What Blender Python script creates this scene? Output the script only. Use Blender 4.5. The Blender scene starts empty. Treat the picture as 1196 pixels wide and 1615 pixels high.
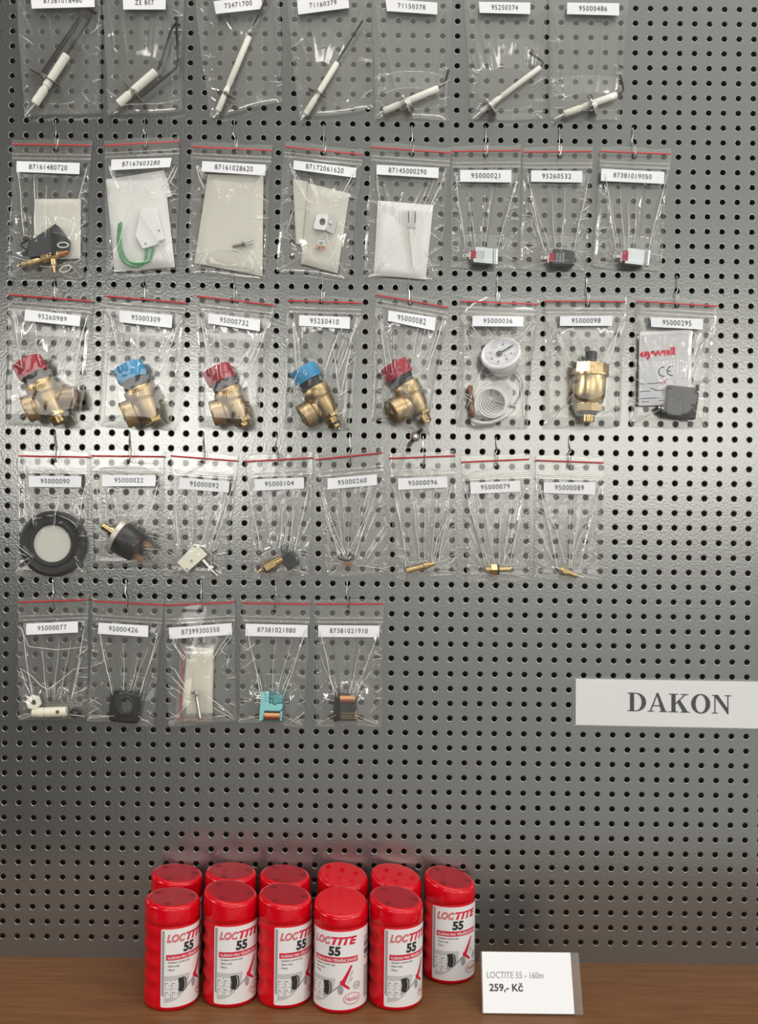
import bpy, bmesh, math, random
from mathutils import Vector, Matrix
PI = math.pi
C = bpy.context.scene.collection
SC = bpy.context.scene

# ------------------------------------------------------------------ camera
FPX = 1560.0                         # focal length in pixels of the 1196x1615 frame
PITCH = 0.015                        # hole pitch of the perforated panel
MPX = PITCH / 23.40                  # metres per pixel on the panel plane
DIST = FPX * MPX                     # camera distance from the panel
ROLL = math.radians(0.64)
CX, CY = 598.0, 807.5
cr, sr = math.cos(ROLL), math.sin(ROLL)
def unroll(px, py):                  # pixel -> (x, z) metres on the panel relative to the axis
    dx, dy = px - CX, py - CY
    return (dx * cr + dy * sr) * MPX, -(-dx * sr + dy * cr) * MPX
hx0, hz0 = unroll(20.3, 2.2)         # hole of column 0, row 0
CAMZ = 63 * PITCH + 0.0206 - hz0     # shelf top is z = 0
CAM = Vector((0, -DIST, CAMZ))
def W(px, py, d=0.0):                # pixel at a real distance d in front of the panel
    x, z = unroll(px, py)
    k = (DIST - d) / DIST
    return Vector((x * k, -d, CAMZ + z * k))
def S(d):                            # metres per pixel at that distance
    return MPX * (DIST - d) / DIST
cd = bpy.data.cameras.new('camera'); cam = bpy.data.objects.new('camera', cd); C.objects.link(cam)
cd.sensor_fit = 'VERTICAL'; cd.sensor_height = 36.0; cd.lens = FPX / 1615 * 36.0
cd.clip_start = 0.02; cd.clip_end = 50
cam.location = CAM
cam.rotation_euler = (Matrix.Rotation(-ROLL, 3, 'Y') @ Matrix.Rotation(PI / 2, 3, 'X')).to_euler()
SC.camera = cam

# ------------------------------------------------------------------ light
SC.view_settings.view_transform = 'Standard'; SC.view_settings.look = 'None'
SC.view_settings.gamma = 1; SC.view_settings.use_curve_mapping = False
SC.view_settings.exposure = -0.22
try:
    SC.cycles.transparent_max_bounces = 24; SC.cycles.max_bounces = 10
    SC.cycles.sample_clamp_indirect = 6; SC.cycles.use_denoising = True
    SC.cycles.caustics_reflective = False; SC.cycles.caustics_refractive = False
except Exception:
    pass
w = bpy.data.worlds.new('room'); SC.world = w; w.use_nodes = True
nt = w.node_tree; bg = nt.nodes['Background']
tc = nt.nodes.new('ShaderNodeTexCoord'); sp = nt.nodes.new('ShaderNodeSeparateXYZ')
nt.links.new(tc.outputs['Generated'], sp.inputs[0])
rx = nt.nodes.new('ShaderNodeValToRGB'); rx.color_ramp.interpolation = 'LINEAR'
e = rx.color_ramp.elements
e[0].position = 0.345; e[0].color = (0.03, 0.03, 0.028, 1)
e[1].position = 0.62; e[1].color = (0.76, 0.76, 0.73, 1)
el = e.new(0.40); el.color = (0.30, 0.30, 0.285, 1)
el = e.new(0.50); el.color = (0.60, 0.60, 0.575, 1)
m1 = nt.nodes.new('ShaderNodeMath'); m1.operation = 'MULTIPLY_ADD'; m1.inputs[1].default_value = 0.5; m1.inputs[2].default_value = 0.5
nt.links.new(sp.outputs['X'], m1.inputs[0]); nt.links.new(m1.outputs[0], rx.inputs[0])
rz = nt.nodes.new('ShaderNodeValToRGB')
e = rz.color_ramp.elements
e[0].position = 0.30; e[0].color = (0.85, 0.85, 0.85, 1)
e[1].position = 0.72; e[1].color = (1.05, 1.05, 1.05, 1)
el = e.new(0.93); el.color = (3.2, 3.2, 3.2, 1)
m2 = nt.nodes.new('ShaderNodeMath'); m2.operation = 'MULTIPLY_ADD'; m2.inputs[1].default_value = 0.5; m2.inputs[2].default_value = 0.5
nt.links.new(sp.outputs['Z'], m2.inputs[0]); nt.links.new(m2.outputs[0], rz.inputs[0])
mx = nt.nodes.new('ShaderNodeMix'); mx.data_type = 'RGBA'; mx.blend_type = 'MULTIPLY'; mx.inputs[0].default_value = 1
nt.links.new(rx.outputs[0], mx.inputs[6]); nt.links.new(rz.outputs[0], mx.inputs[7])
nt.links.new(mx.outputs[2], bg.inputs[0]); bg.inputs[1].default_value = 1.0
def area(name, loc, target, sx, sy, power, col=(1, .97, .92)):
    l = bpy.data.lights.new(name, 'AREA'); l.shape = 'RECTANGLE'; l.size = sx; l.size_y = sy
    l.energy = power; l.color = col
    o = bpy.data.objects.new(name, l); C.objects.link(o); o.location = loc
    o.rotation_euler = (Vector(target) - Vector(loc)).to_track_quat('-Z', 'Y').to_euler()
    return o
area('ceiling_lamp_left', (-3.5, -1.9, 1.25), (-0.1, 0, 0.5), 1.1, 0.16, 38)
area('ceiling_lamp_right', (2.9, -2.2, 1.45), (0.2, 0, 0.4), 1.1, 0.16, 26)
area('ceiling_lamp_front', (-0.3, -1.5, 2.7), (0, 0, 0.2), 1.3, 0.14, 13)
area('added_glint_light_top_left', (-1.5, -0.9, 2.6), (-0.2, 0, 0.5), 0.07, 1.0, 8)  # added source without a known lamp, gives the bag film glints
area('added_glint_light_top_right', (1.2, -1.0, 2.6), (0.2, 0, 0.5), 0.07, 1.0, 8)  # likewise added, for film glints from the upper right
area('added_glint_light_right', (3.0, -0.9, 0.75), (0.2, 0, 0.5), 0.9, 0.08, 6)  # added low light on the right, only for glints on the film
area('added_glint_light_left', (-2.8, -0.7, 0.65), (-0.2, 0, 0.5), 0.9, 0.08, 6)  # its added counterpart on the left, also for film glints
area('shop_window', (0.98, -3.1, 0.81), (0.98, 0, 0.81), 1.75, 0.60, 12.5, (1, .96, .90))
area('shop_door_glass', (-1.0, -3.1, 0.80), (-1.0, 0, 0.80), 1.10, 0.50, 13.0, (1, .97, .93))

# ------------------------------------------------------------------ materials
def mat(name, col, rough=0.5, metal=0.0, spec=0.5, bump=0.0, bscale=400.0, trans=0.0, var=0.0, coat=0.0):
    m = bpy.data.materials.new(name); m.use_nodes = True
    n = m.node_tree; b = n.nodes['Principled BSDF']
    b.inputs['Base Color'].default_value = (*col, 1); b.inputs['Roughness'].default_value = rough
    b.inputs['Metallic'].default_value = metal; b.inputs['Specular IOR Level'].default_value = spec
    b.inputs['Coat Weight'].default_value = coat
    if trans: b.inputs['Alpha'].default_value = 1 - trans
    t = n.nodes.new('ShaderNodeTexCoord')
    nz = n.nodes.new('ShaderNodeTexNoise'); nz.inputs['Scale'].default_value = bscale; nz.inputs['Detail'].default_value = 3
    n.links.new(t.outputs['Object'], nz.inputs['Vector'])
    if bump:
        bp = n.nodes.new('ShaderNodeBump'); bp.inputs['Strength'].default_value = bump; bp.inputs['Distance'].default_value = 0.0005
        n.links.new(nz.outputs['Fac'], bp.inputs['Height']); n.links.new(bp.outputs['Normal'], b.inputs['Normal'])
    if var:
        h = n.nodes.new('ShaderNodeMix'); h.data_type = 'RGBA'
        h.inputs[6].default_value = (*[c * (1 - var) for c in col], 1); h.inputs[7].default_value = (*[min(1, c * (1 + var)) for c in col], 1)
        n.links.new(nz.outputs['Fac'], h.inputs[0]); n.links.new(h.outputs[2], b.inputs['Base Color'])
    return m
def film_mat(name, haze, refl, rough=0.10, tint=(0.985, 0.985, 0.975), bump=0.35, bscale=110.0):
    m = bpy.data.materials.new(name); m.use_nodes = True; n = m.node_tree
    for x in list(n.nodes):
        if x.type != 'OUTPUT_MATERIAL': n.nodes.remove(x)
    out = [x for x in n.nodes if x.type == 'OUTPUT_MATERIAL'][0]
    tr = n.nodes.new('ShaderNodeBsdfTransparent'); tr.inputs[0].default_value = (*tint, 1)
    df = n.nodes.new('ShaderNodeBsdfDiffuse'); df.inputs[0].default_value = (.85, .84, .80, 1)
    gl = n.nodes.new('ShaderNodeBsdfGlossy'); gl.inputs['Roughness'].default_value = rough; gl.inputs[0].default_value = (1, 1, 1, 1)
    fr = n.nodes.new('ShaderNodeLayerWeight'); fr.inputs[0].default_value = 0.5
    pw = n.nodes.new('ShaderNodeMath'); pw.operation = 'POWER'; pw.inputs[1].default_value = 5.0
    n.links.new(fr.outputs['Facing'], pw.inputs[0])
    ma = n.nodes.new('ShaderNodeMath'); ma.operation = 'MULTIPLY_ADD'; ma.use_clamp = True
    ma.inputs[1].default_value = 0.75; ma.inputs[2].default_value = 0.055 + refl
    t = n.nodes.new('ShaderNodeTexCoord')
    nz = n.nodes.new('ShaderNodeTexNoise'); nz.inputs['Scale'].default_value = bscale; nz.inputs['Detail'].default_value = 4; nz.inputs['Distortion'].default_value = 0.8
    bp = n.nodes.new('ShaderNodeBump'); bp.inputs['Strength'].default_value = bump; bp.inputs['Distance'].default_value = 0.0016
    n.links.new(t.outputs['Object'], nz.inputs['Vector']); n.links.new(nz.outputs['Fac'], bp.inputs['Height'])
    n.links.new(bp.outputs['Normal'], gl.inputs['Normal']); n.links.new(bp.outputs['Normal'], fr.inputs['Normal'])
    n.links.new(pw.outputs[0], ma.inputs[0])
    a = n.nodes.new('ShaderNodeMixShader'); a.inputs[0].default_value = haze
    n.links.new(tr.outputs[0], a.inputs[1]); n.links.new(df.outputs[0], a.inputs[2])
    b = n.nodes.new('ShaderNodeMixShader'); n.links.new(ma.outputs[0], b.inputs[0])
    n.links.new(a.outputs[0], b.inputs[1]); n.links.new(gl.outputs[0], b.inputs[2])
    n.links.new(b.outputs[0], out.inputs[0])
    return m
M = {}
M['panel'] = mat('grey_paint', (0.300, 0.303, 0.292), 0.225, 0.84, 0.5, 0.25, 420)
M['backing'] = mat('dark_backing', (0.10, 0.070, 0.055), 0.8)
M['film'] = film_mat('clear_film', 0.014, -0.023, rough=0.075, bump=0.025, bscale=75.0)
M['filmback'] = film_mat('clear_film_back', 0.085, -0.015, rough=0.10, bump=0.10, bscale=75.0)
M['zip'] = film_mat('zip_film', 0.16, 0.06, 0.16)
M['sleeve'] = film_mat('sleeve_film', 0.02, 0.0, 0.12, bump=0.02)
M['pouchfilm'] = film_mat('inner_film', 0.16, 0.04, 0.14)
M['redline'] = mat('red_line', (0.48, 0.03, 0.035), 0.35)
M['paper'] = mat('label_paper', (0.76, 0.76, 0.78), 0.65, bump=0.05)
M['ink'] = mat('black_ink', (0.02, 0.02, 0.022), 0.6)
M['greyink'] = mat('grey_ink', (0.30, 0.31, 0.32), 0.6)
M['paleink'] = mat('pale_ink', (0.55, 0.55, 0.55), 0.6)
M['redink'] = mat('red_ink', (0.60, 0.012, 0.045), 0.45)
M['wire'] = mat('hook_wire', (0.42, 0.41, 0.39), 0.26, 1.0)
M['steel'] = mat('steel', (0.62, 0.61, 0.58), 0.25, 1.0, bump=.05)
M['darksteel'] = mat('dark_steel', (0.25, 0.22, 0.20), 0.35, 1.0)
M['rod'] = mat('heat_rod', (0.030, 0.025, 0.022), 0.30, 0.2)
M['ceramic'] = mat('ceramic', (0.80, 0.78, 0.70), 0.4, bump=.05)
M['brass'] = mat('brass', (0.56, 0.41, 0.20), 0.25, 1.0, bump=.10, bscale=700, var=.12)
M['castbrass'] = mat('cast_brass', (0.43, 0.315, 0.165), 0.36, 1.0, bump=.35, bscale=900, var=.18)
M['copper'] = mat('copper', (0.60, 0.28, 0.14), 0.35, 1.0)
M['bulb'] = mat('copper_bulb', (0.30, 0.15, 0.10), 0.45, 0.8)
M['black'] = mat('black_plastic', (0.018, 0.018, 0.020), 0.35)
M['rubber'] = mat('black_rubber', (0.014, 0.014, 0.014), 0.5, bump=.1)
M['charcoal'] = mat('charcoal_plastic', (0.045, 0.047, 0.05), 0.4)
M['redcap'] = mat('red_plastic', (0.37, 0.014, 0.034), 0.42, bump=.03)
M['bluecap'] = mat('blue_plastic', (0.045, 0.30, 0.56), 0.42, bump=.03)
M['thermored'] = mat('maroon_plastic', (0.36, 0.015, 0.05), 0.4)
M['white'] = mat('white_plastic', (0.80, 0.80, 0.80), 0.35)
M['cream'] = mat('cream_plastic', (0.80, 0.76, 0.64), 0.4)
M['dial'] = mat('dial_face', (0.66, 0.66, 0.70), 0.5)
M['tube'] = mat('grey_tube', (0.66, 0.66, 0.65), 0.4)
M['pouch'] = mat('white_pouch', (0.74, 0.74, 0.71), 0.45, bump=.35, bscale=90)
M['beige'] = mat('beige_pouch', (0.62, 0.60, 0.53), 0.45, bump=.35, bscale=90)
M['sheet'] = mat('folded_sheet', (0.78, 0.78, 0.77), 0.55, bump=.15, bscale=120)
M['card'] = mat('grey_card', (0.60, 0.59, 0.61), 0.5)
M['green'] = mat('green_wire', (0.10, 0.33, 0.14), 0.45)
M['zinc'] = mat('zinc', (0.70, 0.74, 0.76), 0.30, 0.75)
M['flange'] = mat('flange_steel', (0.62, 0.58, 0.52), 0.42, 0.6)
M['teal'] = mat('teal_plastic', (0.25, 0.62, 0.62), 0.4)
M['darkteal'] = mat('dark_teal', (0.03, 0.14, 0.16), 0.35)
M['glass'] = film_mat('clear_cover', 0.02, -0.02, 0.06, bump=.02)
M['fold_glint'] = film_mat('film_fold_glint', 0.55, 0.10, 0.15, bump=.05)  # whitish haze that paints the glints on the film folds
M['membrane'] = mat('pale_membrane', (0.60, 0.585, 0.53), 0.5, bump=.3, bscale=150)
M['bottle'] = mat('bottle_red', (0.62, 0.002, 0.010), 0.28, spec=0.30, bump=.06, bscale=500)
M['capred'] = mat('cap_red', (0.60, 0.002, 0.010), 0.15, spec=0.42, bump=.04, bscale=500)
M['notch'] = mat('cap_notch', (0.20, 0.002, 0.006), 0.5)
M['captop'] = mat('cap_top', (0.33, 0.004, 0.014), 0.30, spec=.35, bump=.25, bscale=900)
M['label'] = mat('label_white', (0.78, 0.77, 0.76), 0.35)
M['silver'] = mat('label_silver', (0.33, 0.33, 0.34), 0.35)
M['pale'] = mat('label_pale', (0.52, 0.52, 0.51), 0.4)
M['price'] = mat('price_paper', (0.80, 0.80, 0.81), 0.6)
def wood():
    m = mat('shelf_wood', (0.2, 0.09, 0.035), 0.5, spec=0.3)
    n = m.node_tree; b = n.nodes['Principled BSDF']
    t = n.nodes.new('ShaderNodeTexCoord'); mp = n.nodes.new('ShaderNodeMapping'); mp.inputs['Scale'].default_value = (3, 45, 45)
    nz = n.nodes.new('ShaderNodeTexNoise'); nz.inputs['Scale'].default_value = 6; nz.inputs['Detail'].default_value = 6; nz.inputs['Distortion'].default_value = .5
    r = n.nodes.new('ShaderNodeValToRGB'); r.color_ramp.elements[0].position = .3; r.color_ramp.elements[0].color = (0.135, 0.056, 0.020, 1)
    r.color_ramp.elements[1].position = .72; r.color_ramp.elements[1].color = (0.205, 0.092, 0.036, 1)
    n.links.new(t.outputs['Object'], mp.inputs[0]); n.links.new(mp.outputs[0], nz.inputs['Vector']); n.links.new(nz.outputs['Fac'], r.inputs[0]); n.links.new(r.outputs[0], b.inputs['Base Color'])
    return m
M['wood'] = wood()

# ------------------------------------------------------------------ mesh helpers
ORG = {}
class MB:
    def __init__(s): s.v = []; s.f = []
    def add(s, vs, fs):
        o = len(s.v); s.v += [Vector(x) for x in vs]; s.f += [[i + o for i in f] for f in fs]
    def poly(s, pts): s.add(pts, [list(range(len(pts)))])
    def prism(s, pts, off):
        n = len(pts); off = Vector(off); pts = [Vector(p) for p in pts]
        s.add(pts + [p + off for p in pts], [list(range(n)), list(range(2 * n - 1, n - 1, -1))] + [[i, (i + 1) % n, (i + 1) % n + n, i + n] for i in range(n)])
    def box(s, c, ex, ey, ez):
        c, ex, ey, ez = map(Vector, (c, ex, ey, ez))
        s.prism([c - ex - ey - ez, c + ex - ey - ez, c + ex - ey + ez, c - ex - ey + ez], 2 * ey)
    def lathe(s, A, ax, prof, n=28, c0=True, c1=True, tw=0.0, sq=1.0):
        A, ax = Vector(A), Vector(ax).normalized()
        e1 = ax.cross(Vector((0, 1, 0)));
        if e1.length < 1e-4: e1 = ax.cross(Vector((1, 0, 0)))
        e1.normalize(); e2 = ax.cross(e1)
        vs = []; fs = []
        for (u, r) in prof:
            for k in range(n):
                a = 2 * PI * k / n + tw
                vs.append(A + ax * u + (e1 * math.cos(a) + e2 * math.sin(a) * sq) * r)
        for j in range(len(prof) - 1):
            for k in range(n):
                fs.append([j * n + k, j * n + (k + 1) % n, (j + 1) * n + (k + 1) % n, (j + 1) * n + k])
        if c0: fs.append(list(range(n)))
        if c1: fs.append([(len(prof) - 1) * n + k for k in range(n)])
        s.add(vs, fs)
    def tube(s, pts, r, n=8, closed=False):
        pts = [Vector(p) for p in pts]; m = len(pts)
        rr = r if isinstance(r, (list, tuple)) else [r] * m
        vs = []; fs = []; prev = None
        for i, p in enumerate(pts):
            if closed: t = pts[(i + 1) % m] - pts[i - 1]
            else: t = pts[min(i + 1, m - 1)] - pts[max(i - 1, 0)]
            t.normalize()
            if prev is None:
                e = t.cross(Vector((0, 1, 0)))
                if e.length < 1e-3: e = t.cross(Vector((1, 0, 0)))
            else: e = prev - t * prev.dot(t)
            e.normalize(); prev = e; f = t.cross(e)
            for k in range(n):
                a = 2 * PI * k / n; vs.append(p + (e * math.cos(a) + f * math.sin(a)) * rr[i])
        for i in range(m if closed else m - 1):
            j = (i + 1) % m
            for k in range(n): fs.append([i * n + k, i * n + (k + 1) % n, j * n + (k + 1) % n, j * n + k])
        if not closed: fs += [list(range(n)), [(m - 1) * n + k for k in range(n)]]
        s.add(vs, fs)
    def build(s, name, m, parent=None, bevel=0.0, ang=40, recalc=True, smooth=True, origin=None):
        org = ORG[parent.name] if parent else (Vector(origin) if origin is not None else sum(s.v, Vector()) / max(1, len(s.v)))
        me = bpy.data.meshes.new(name); me.from_pydata([tuple(x - org) for x in s.v], [], s.f)
        if recalc:
            b = bmesh.new(); b.from_mesh(me); bmesh.ops.recalc_face_normals(b, faces=b.faces); b.to_mesh(me); b.free()
        me.materials.append(M[m] if isinstance(m, str) else m)
        if smooth:
            me.polygons.foreach_set('use_smooth', [True] * len(me.polygons)); me.set_sharp_from_angle(angle=math.radians(ang))
        o = bpy.data.objects.new(name, me); C.objects.link(o)
        if parent: o.parent = parent
        else: o.location = org
        ORG[o.name] = org
        if bevel:
            bv = o.modifiers.new('bevel', 'BEVEL'); bv.width = bevel; bv.segments = 2; bv.limit_method = 'ANGLE'; bv.angle_limit = math.radians(40)
        return o
def tag(o, label=None, cat=None, group=None, kind=None):
    if label: o['label'] = label
    if cat: o['category'] = cat
    if group: o['group'] = group
    if kind: o['kind'] = kind
    return o
def empty(name, loc, label, cat, group=None):
    o = bpy.data.objects.new(name, None); C.objects.link(o); o.location = loc; o.empty_display_size = .01
    ORG[o.name] = Vector(loc); return tag(o, label, cat, group)
def smooth_path(pts, k=6):
    pts = [Vector(p) for p in pts]; out = []
    for i in range(len(pts) - 1):
        p0, p1, p2, p3 = pts[max(i - 1, 0)], pts[i], pts[i + 1], pts[min(i + 2, len(pts) - 1)]
        for j in range(k):
            t = j / k
            out.append(0.5 * ((2 * p1) + (p2 - p0) * t + (2 * p0 - 5 * p1 + 4 * p2 - p3) * t * t + (3 * p1 - p0 - 3 * p2 + p3) * t ** 3))
    return out + [pts[-1]]
# text as flat 2D triangles
TC = {}
def text2d(s, off=0.0, shear=0.0, space=1.0):
    key = (s, off, shear, space)
    if key not in TC:
        c = bpy.data.curves.new('t', 'FONT'); c.body = s; c.size = 1; c.offset = off; c.shear = shear; c.space_character = space
        c.dimensions = '2D'; c.fill_mode = 'BOTH'; c.resolution_u = 3
        o = bpy.data.objects.new('t', c); me = bpy.data.meshes.new_from_object(o)
        vs = [(v.co.x, v.co.y) for v in me.vertices]; fs = [list(p.vertices) for p in me.polygons]
        bpy.data.objects.remove(o); bpy.data.curves.remove(c); bpy.data.meshes.remove(me)
        x0 = min(v[0] for v in vs); x1 = max(v[0] for v in vs); y0 = min(v[1] for v in vs); y1 = max(v[1] for v in vs)
        TC[key] = ([((a - x0) / (x1 - x0), (b - y0) / (y1 - y0)) for a, b in vs], fs, (x1 - x0) / (y1 - y0))
    return TC[key]
def put_text(mb, s, fn, off=0.0, shear=0.0, space=1.0):   # fn maps (0..1, 0..1) of the text box to a point
    vs, fs, asp = text2d(s, off, shear, space)
    mb.add([fn(a, b) for a, b in vs], fs)
def quadmap(q):                       # q = tl, tr, br, bl in pixels -> bilinear, (u, v) with v up
    (ax, ay), (bx, by), (cx, cy), (dx, dy) = q
    def f(u, v):
        t = 1 - v
        return (ax * (1 - u) * (1 - t) + bx * u * (1 - t) + cx * u * t + dx * (1 - u) * t,
                ay * (1 - u) * (1 - t) + by * u * (1 - t) + cy * u * t + dy * (1 - u) * t)
    return f

# ------------------------------------------------------------------ the setting: panel, wall behind, shelf
def hole_xz(i, j): return hx0 + i * PITCH, CAMZ + hz0 - j * PITCH
def panel():
    NS = 16; half = PITCH / 2
    ang = [2 * PI * k / NS for k in range(NS)]
    sq = []
    for a in ang:
        c, s = math.cos(a), math.sin(a); m = max(abs(c), abs(s)); sq.append((c / m * half, s / m * half))
    rings = [(0.00375, 0.0), (0.00318, 0.0), (0.00295, 0.00010), (0.00272, 0.00042), (0.00268, 0.0014)]
    vs = []; fs = []
    for i in range(-9, 60):
        for j in range(-9, 64):
            x, z = hole_xz(i, j); o = len(vs)
            vs += [(x + p, 0, z + q) for p, q in sq]
            for r, y in rings: vs += [(x + r * math.cos(a), y, z + r * math.sin(a)) for a in ang]
            for g in range(len(rings)):
                for k in range(NS):
                    k2 = (k + 1) % NS
                    fs.append((o + g * NS + k, o + g * NS + k2, o + (g + 1) * NS + k2, o + (g + 1) * NS + k))
    xl = hole_xz(-9, 0)[0] - half; xr = hole_xz(59, 0)[0] + half; zb = hole_xz(0, 63)[1] - half; zt = hole_xz(0, -9)[1] + half
    o = len(vs)
    vs += [(xl, 0, 0), (xr, 0, 0), (xr, 0, zb), (xl, 0, zb), (xl, .0014, 0), (xr, .0014, 0), (xl, .0014, zt), (xr, .0014, zt), (xl, 0, zt), (xr, 0, zt)]
    fs += [(o, o + 1, o + 2, o + 3), (o, o + 4, o + 5, o + 1), (o + 8, o + 9, o + 7, o + 6), (o, o + 8, o + 6, o + 4), (o + 1, o + 5, o + 7, o + 9)]
    me = bpy.data.meshes.new('pegboard'); me.from_pydata(vs, [], fs); me.materials.append(M['panel'])
    me.polygons.foreach_set('use_smooth', [True] * len(me.polygons)); me.set_sharp_from_angle(angle=math.radians(50))
    ob = bpy.data.objects.new('pegboard', me); C.objects.link(ob)
    tag(ob, 'grey painted metal pegboard with rows of round holes, standing behind the shelf', 'pegboard')
    return xl, xr, zt
XL, XR, ZT = panel()
b = MB(); b.box((0, .042, .6), (1.2, 0, 0), (0, .01, 0), (0, 0, .95)); tag(b.build('wall_back', 'backing'), kind='structure')
b = MB(); b.box(((XL + XR) / 2, -.1475, -.0125), ((XR - XL) / 2, 0, 0), (0, .1495, 0), (0, 0, .0125))
tag(b.build('shelf', 'wood', bevel=.0015), 'brown wooden shelf board under the red bottles', 'shelf')

# ------------------------------------------------------------------ zip bags
BAGS = {}
def sstep(x): x = max(0.0, min(1.0, x)); return x * x * (3 - 2 * x)
def zip_bag(num, tl, tr, bl, br, redf, zipf, label, hang, bulges, desc, seed, textw=None, folds=(), glints=(), hole=True, text=None, crink=1.0, D0=5.0):
    """corners in pixels; redf / zipf: fraction of the height of the red line and of the zip; bulges: (px, py, rx, ry, mm)"""
    rnd = random.Random(seed)
    root = empty('zip_bag', W(hang[0], hang[1], .006), 'zip bag with slip %s holding %s' % (num, desc), 'zip bag', 'zip bags hanging on the pegboard')
    q = (tl, tr, br, bl); qm = quadmap(q)
    bw = tr[0] - tl[0]; bh = bl[1] - tl[1]
    # folds: line segments in pixels with amplitude (mm) and half-width (px)
    F = [tuple(f) for f in folds]
    bx, by = (bulges[0][0], bulges[0][1]); brx, bry = bulges[0][2], bulges[0][3]
    zy = tl[1] + zipf * bh
    for k in range(5):
        t = rnd.uniform(.06, .94); x0 = tl[0] + t * bw; y0 = zy + rnd.uniform(24, 60)
        a = (t - .5) * 2
        F.append((x0, y0, bx + a * brx * rnd.uniform(.5, 1.0), by - bry * rnd.uniform(.5, 1.0), rnd.uniform(.8, 1.8) * rnd.choice((1, 1, -1)), rnd.uniform(1.5, 2.8)))
    F.append((tl[0] + bw * .06, zy + 14, bx - brx * .8, by - bry * .7, 2.2, 2.2))
    F.append((tr[0] - bw * .06, zy + 14, bx + brx * .8, by - bry * .7, 2.2, 2.2))
    F.append((bl[0] + 4, bl[1] - 3, bx - brx * .7, by + bry * .5, 1.2, 2.4))
    F.append((br[0] - 4, br[1] - 3, bx + brx * .7, by + bry * .5, 1.2, 2.4))
    for k in range(14):
        ex = rnd.choice((0, 1)); t = rnd.uniform(.35, .97); p = qm(ex, 1 - t); L = rnd.uniform(8, 26) * (1 if ex == 0 else -1); s_ = rnd.uniform(-.9, .9)
        F.append((p[0], p[1], p[0] + L, p[1] + abs(L) * s_, rnd.uniform(.9, 2.1), rnd.uniform(1.4, 2.4)))
    for k in range(3):
        t = rnd.uniform(.1, .9); yy = tl[1] + rnd.uniform(redf + .02, zipf) * bh; x0 = tl[0] + t * bw
        F.append((hang[0], hang[1], x0, yy, rnd.uniform(.3, .7), 2.2))
    ph = [rnd.uniform(0, 6.28) for _ in range(12)]
    CR = [(6 + rnd.random() * 3, rnd.uniform(0, 3), rnd.uniform(.8, 1.4)), (11 + rnd.random() * 4, rnd.uniform(0, 3), rnd.uniform(-.9, .9)), (17 + rnd.random() * 5, rnd.uniform(0, 3), rnd.uniform(.3, .6))]
    FF = [(x0, y0, x1 - x0, y1 - y0, (x1 - x0) ** 2 + (y1 - y0) ** 2 + 1e-6, a, wd) for x0, y0, x1, y1, a, wd in F]
    def front(px, py, u, t):            # mm in front of the panel
        e = min(1.0, 16 * min(u, 1 - u))
        e = math.sqrt(max(0.0, e * (2 - e)))
        eb = min(1.0, 12 * (1 - t)); e *= math.sqrt(max(0.0, eb * (2 - eb)))
        body = sstep((t - zipf) / .12)
        h = 0.7 + 1.2 * body
        for (cx, cy, rx, ry, mm) in bulges:
            r = math.hypot((px - cx) / rx, (py - cy) / ry)
            q_ = max(0.0, min(1.0, (r - .9) / 1.9)); h = max(h, mm * (1 - q_) ** 1.6 if q_ > 0 else mm)
        h *= 1 if t > zipf else max(.25, 1)
        z = 0.0
        if body > 0 and py < by + bry * .6:
            th = math.atan2(px - bx, by + bry - py + 30); rr = math.hypot((px - bx) / brx, (py - by) / bry)
            ra = sstep((rr - 1.05) / .6) * body * (1 - sstep((abs(th) - 1.0) / .5))
            if ra > 0:
                for n_, p_, a_ in CR: z += a_ * ra * (1 - abs(math.sin(n_ * th + p_))) ** 3
        for x0, y0, dx, dy, l2, a, wd in FF:
            s_ = ((px - x0) * dx + (py - y0) * dy) / l2
            sc = max(0.0, min(1.0, s_))
            dd = math.hypot(px - x0 - sc * dx, py - y0 - sc * dy)
            if dd < 3 * wd:
                tp = math.sin(PI * max(.04, min(.96, sc * .92 + .04))) ** .5
                z += a * tp * math.exp(-(dd / wd) ** 2)
        cr_ = (math.sin(px * .31 + ph[0] + 1.7 * math.sin(py * .11 + ph[1])) * .04 + math.sin(py * .19 + ph[2] + 1.5 * math.sin(px * .17 + ph[3])) * .03 + math.sin((px + py) * .35 + ph[4] + 2 * math.sin((px - py) * .13 + ph[5])) * .02)
        return D0 + (h + z * crink * (.25 + .75 * body) + cr_ * crink * (.5 + .8 * body)) * e
    def dpt(px, py):                    # depth at a pixel (metres), approximate inverse of the corner map
        t = (py - tl[1]) / bh; xl_ = tl[0] + (bl[0] - tl[0]) * t; xr_ = tr[0] + (br[0] - tr[0]) * t
        t2 = t
        for _ in range(3):
            u = (px - xl_) / (xr_ - xl_); y0 = tl[1] + (tr[1] - tl[1]) * u; y1 = bl[1] + (br[1] - bl[1]) * u; t2 = (py - y0) / (y1 - y0)
        u = max(.0, min(1., u)); t2 = max(0., min(1., t2))
        return front(px, py, u, t2) / 1000
    NU, NV = 66, 104
    vs = []; fs = []
    wav = lambda t: math.sin(t * 9 + ph[6]) * .8 + math.sin(t * 23 + ph[7]) * .5
    nfront = 0
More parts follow.
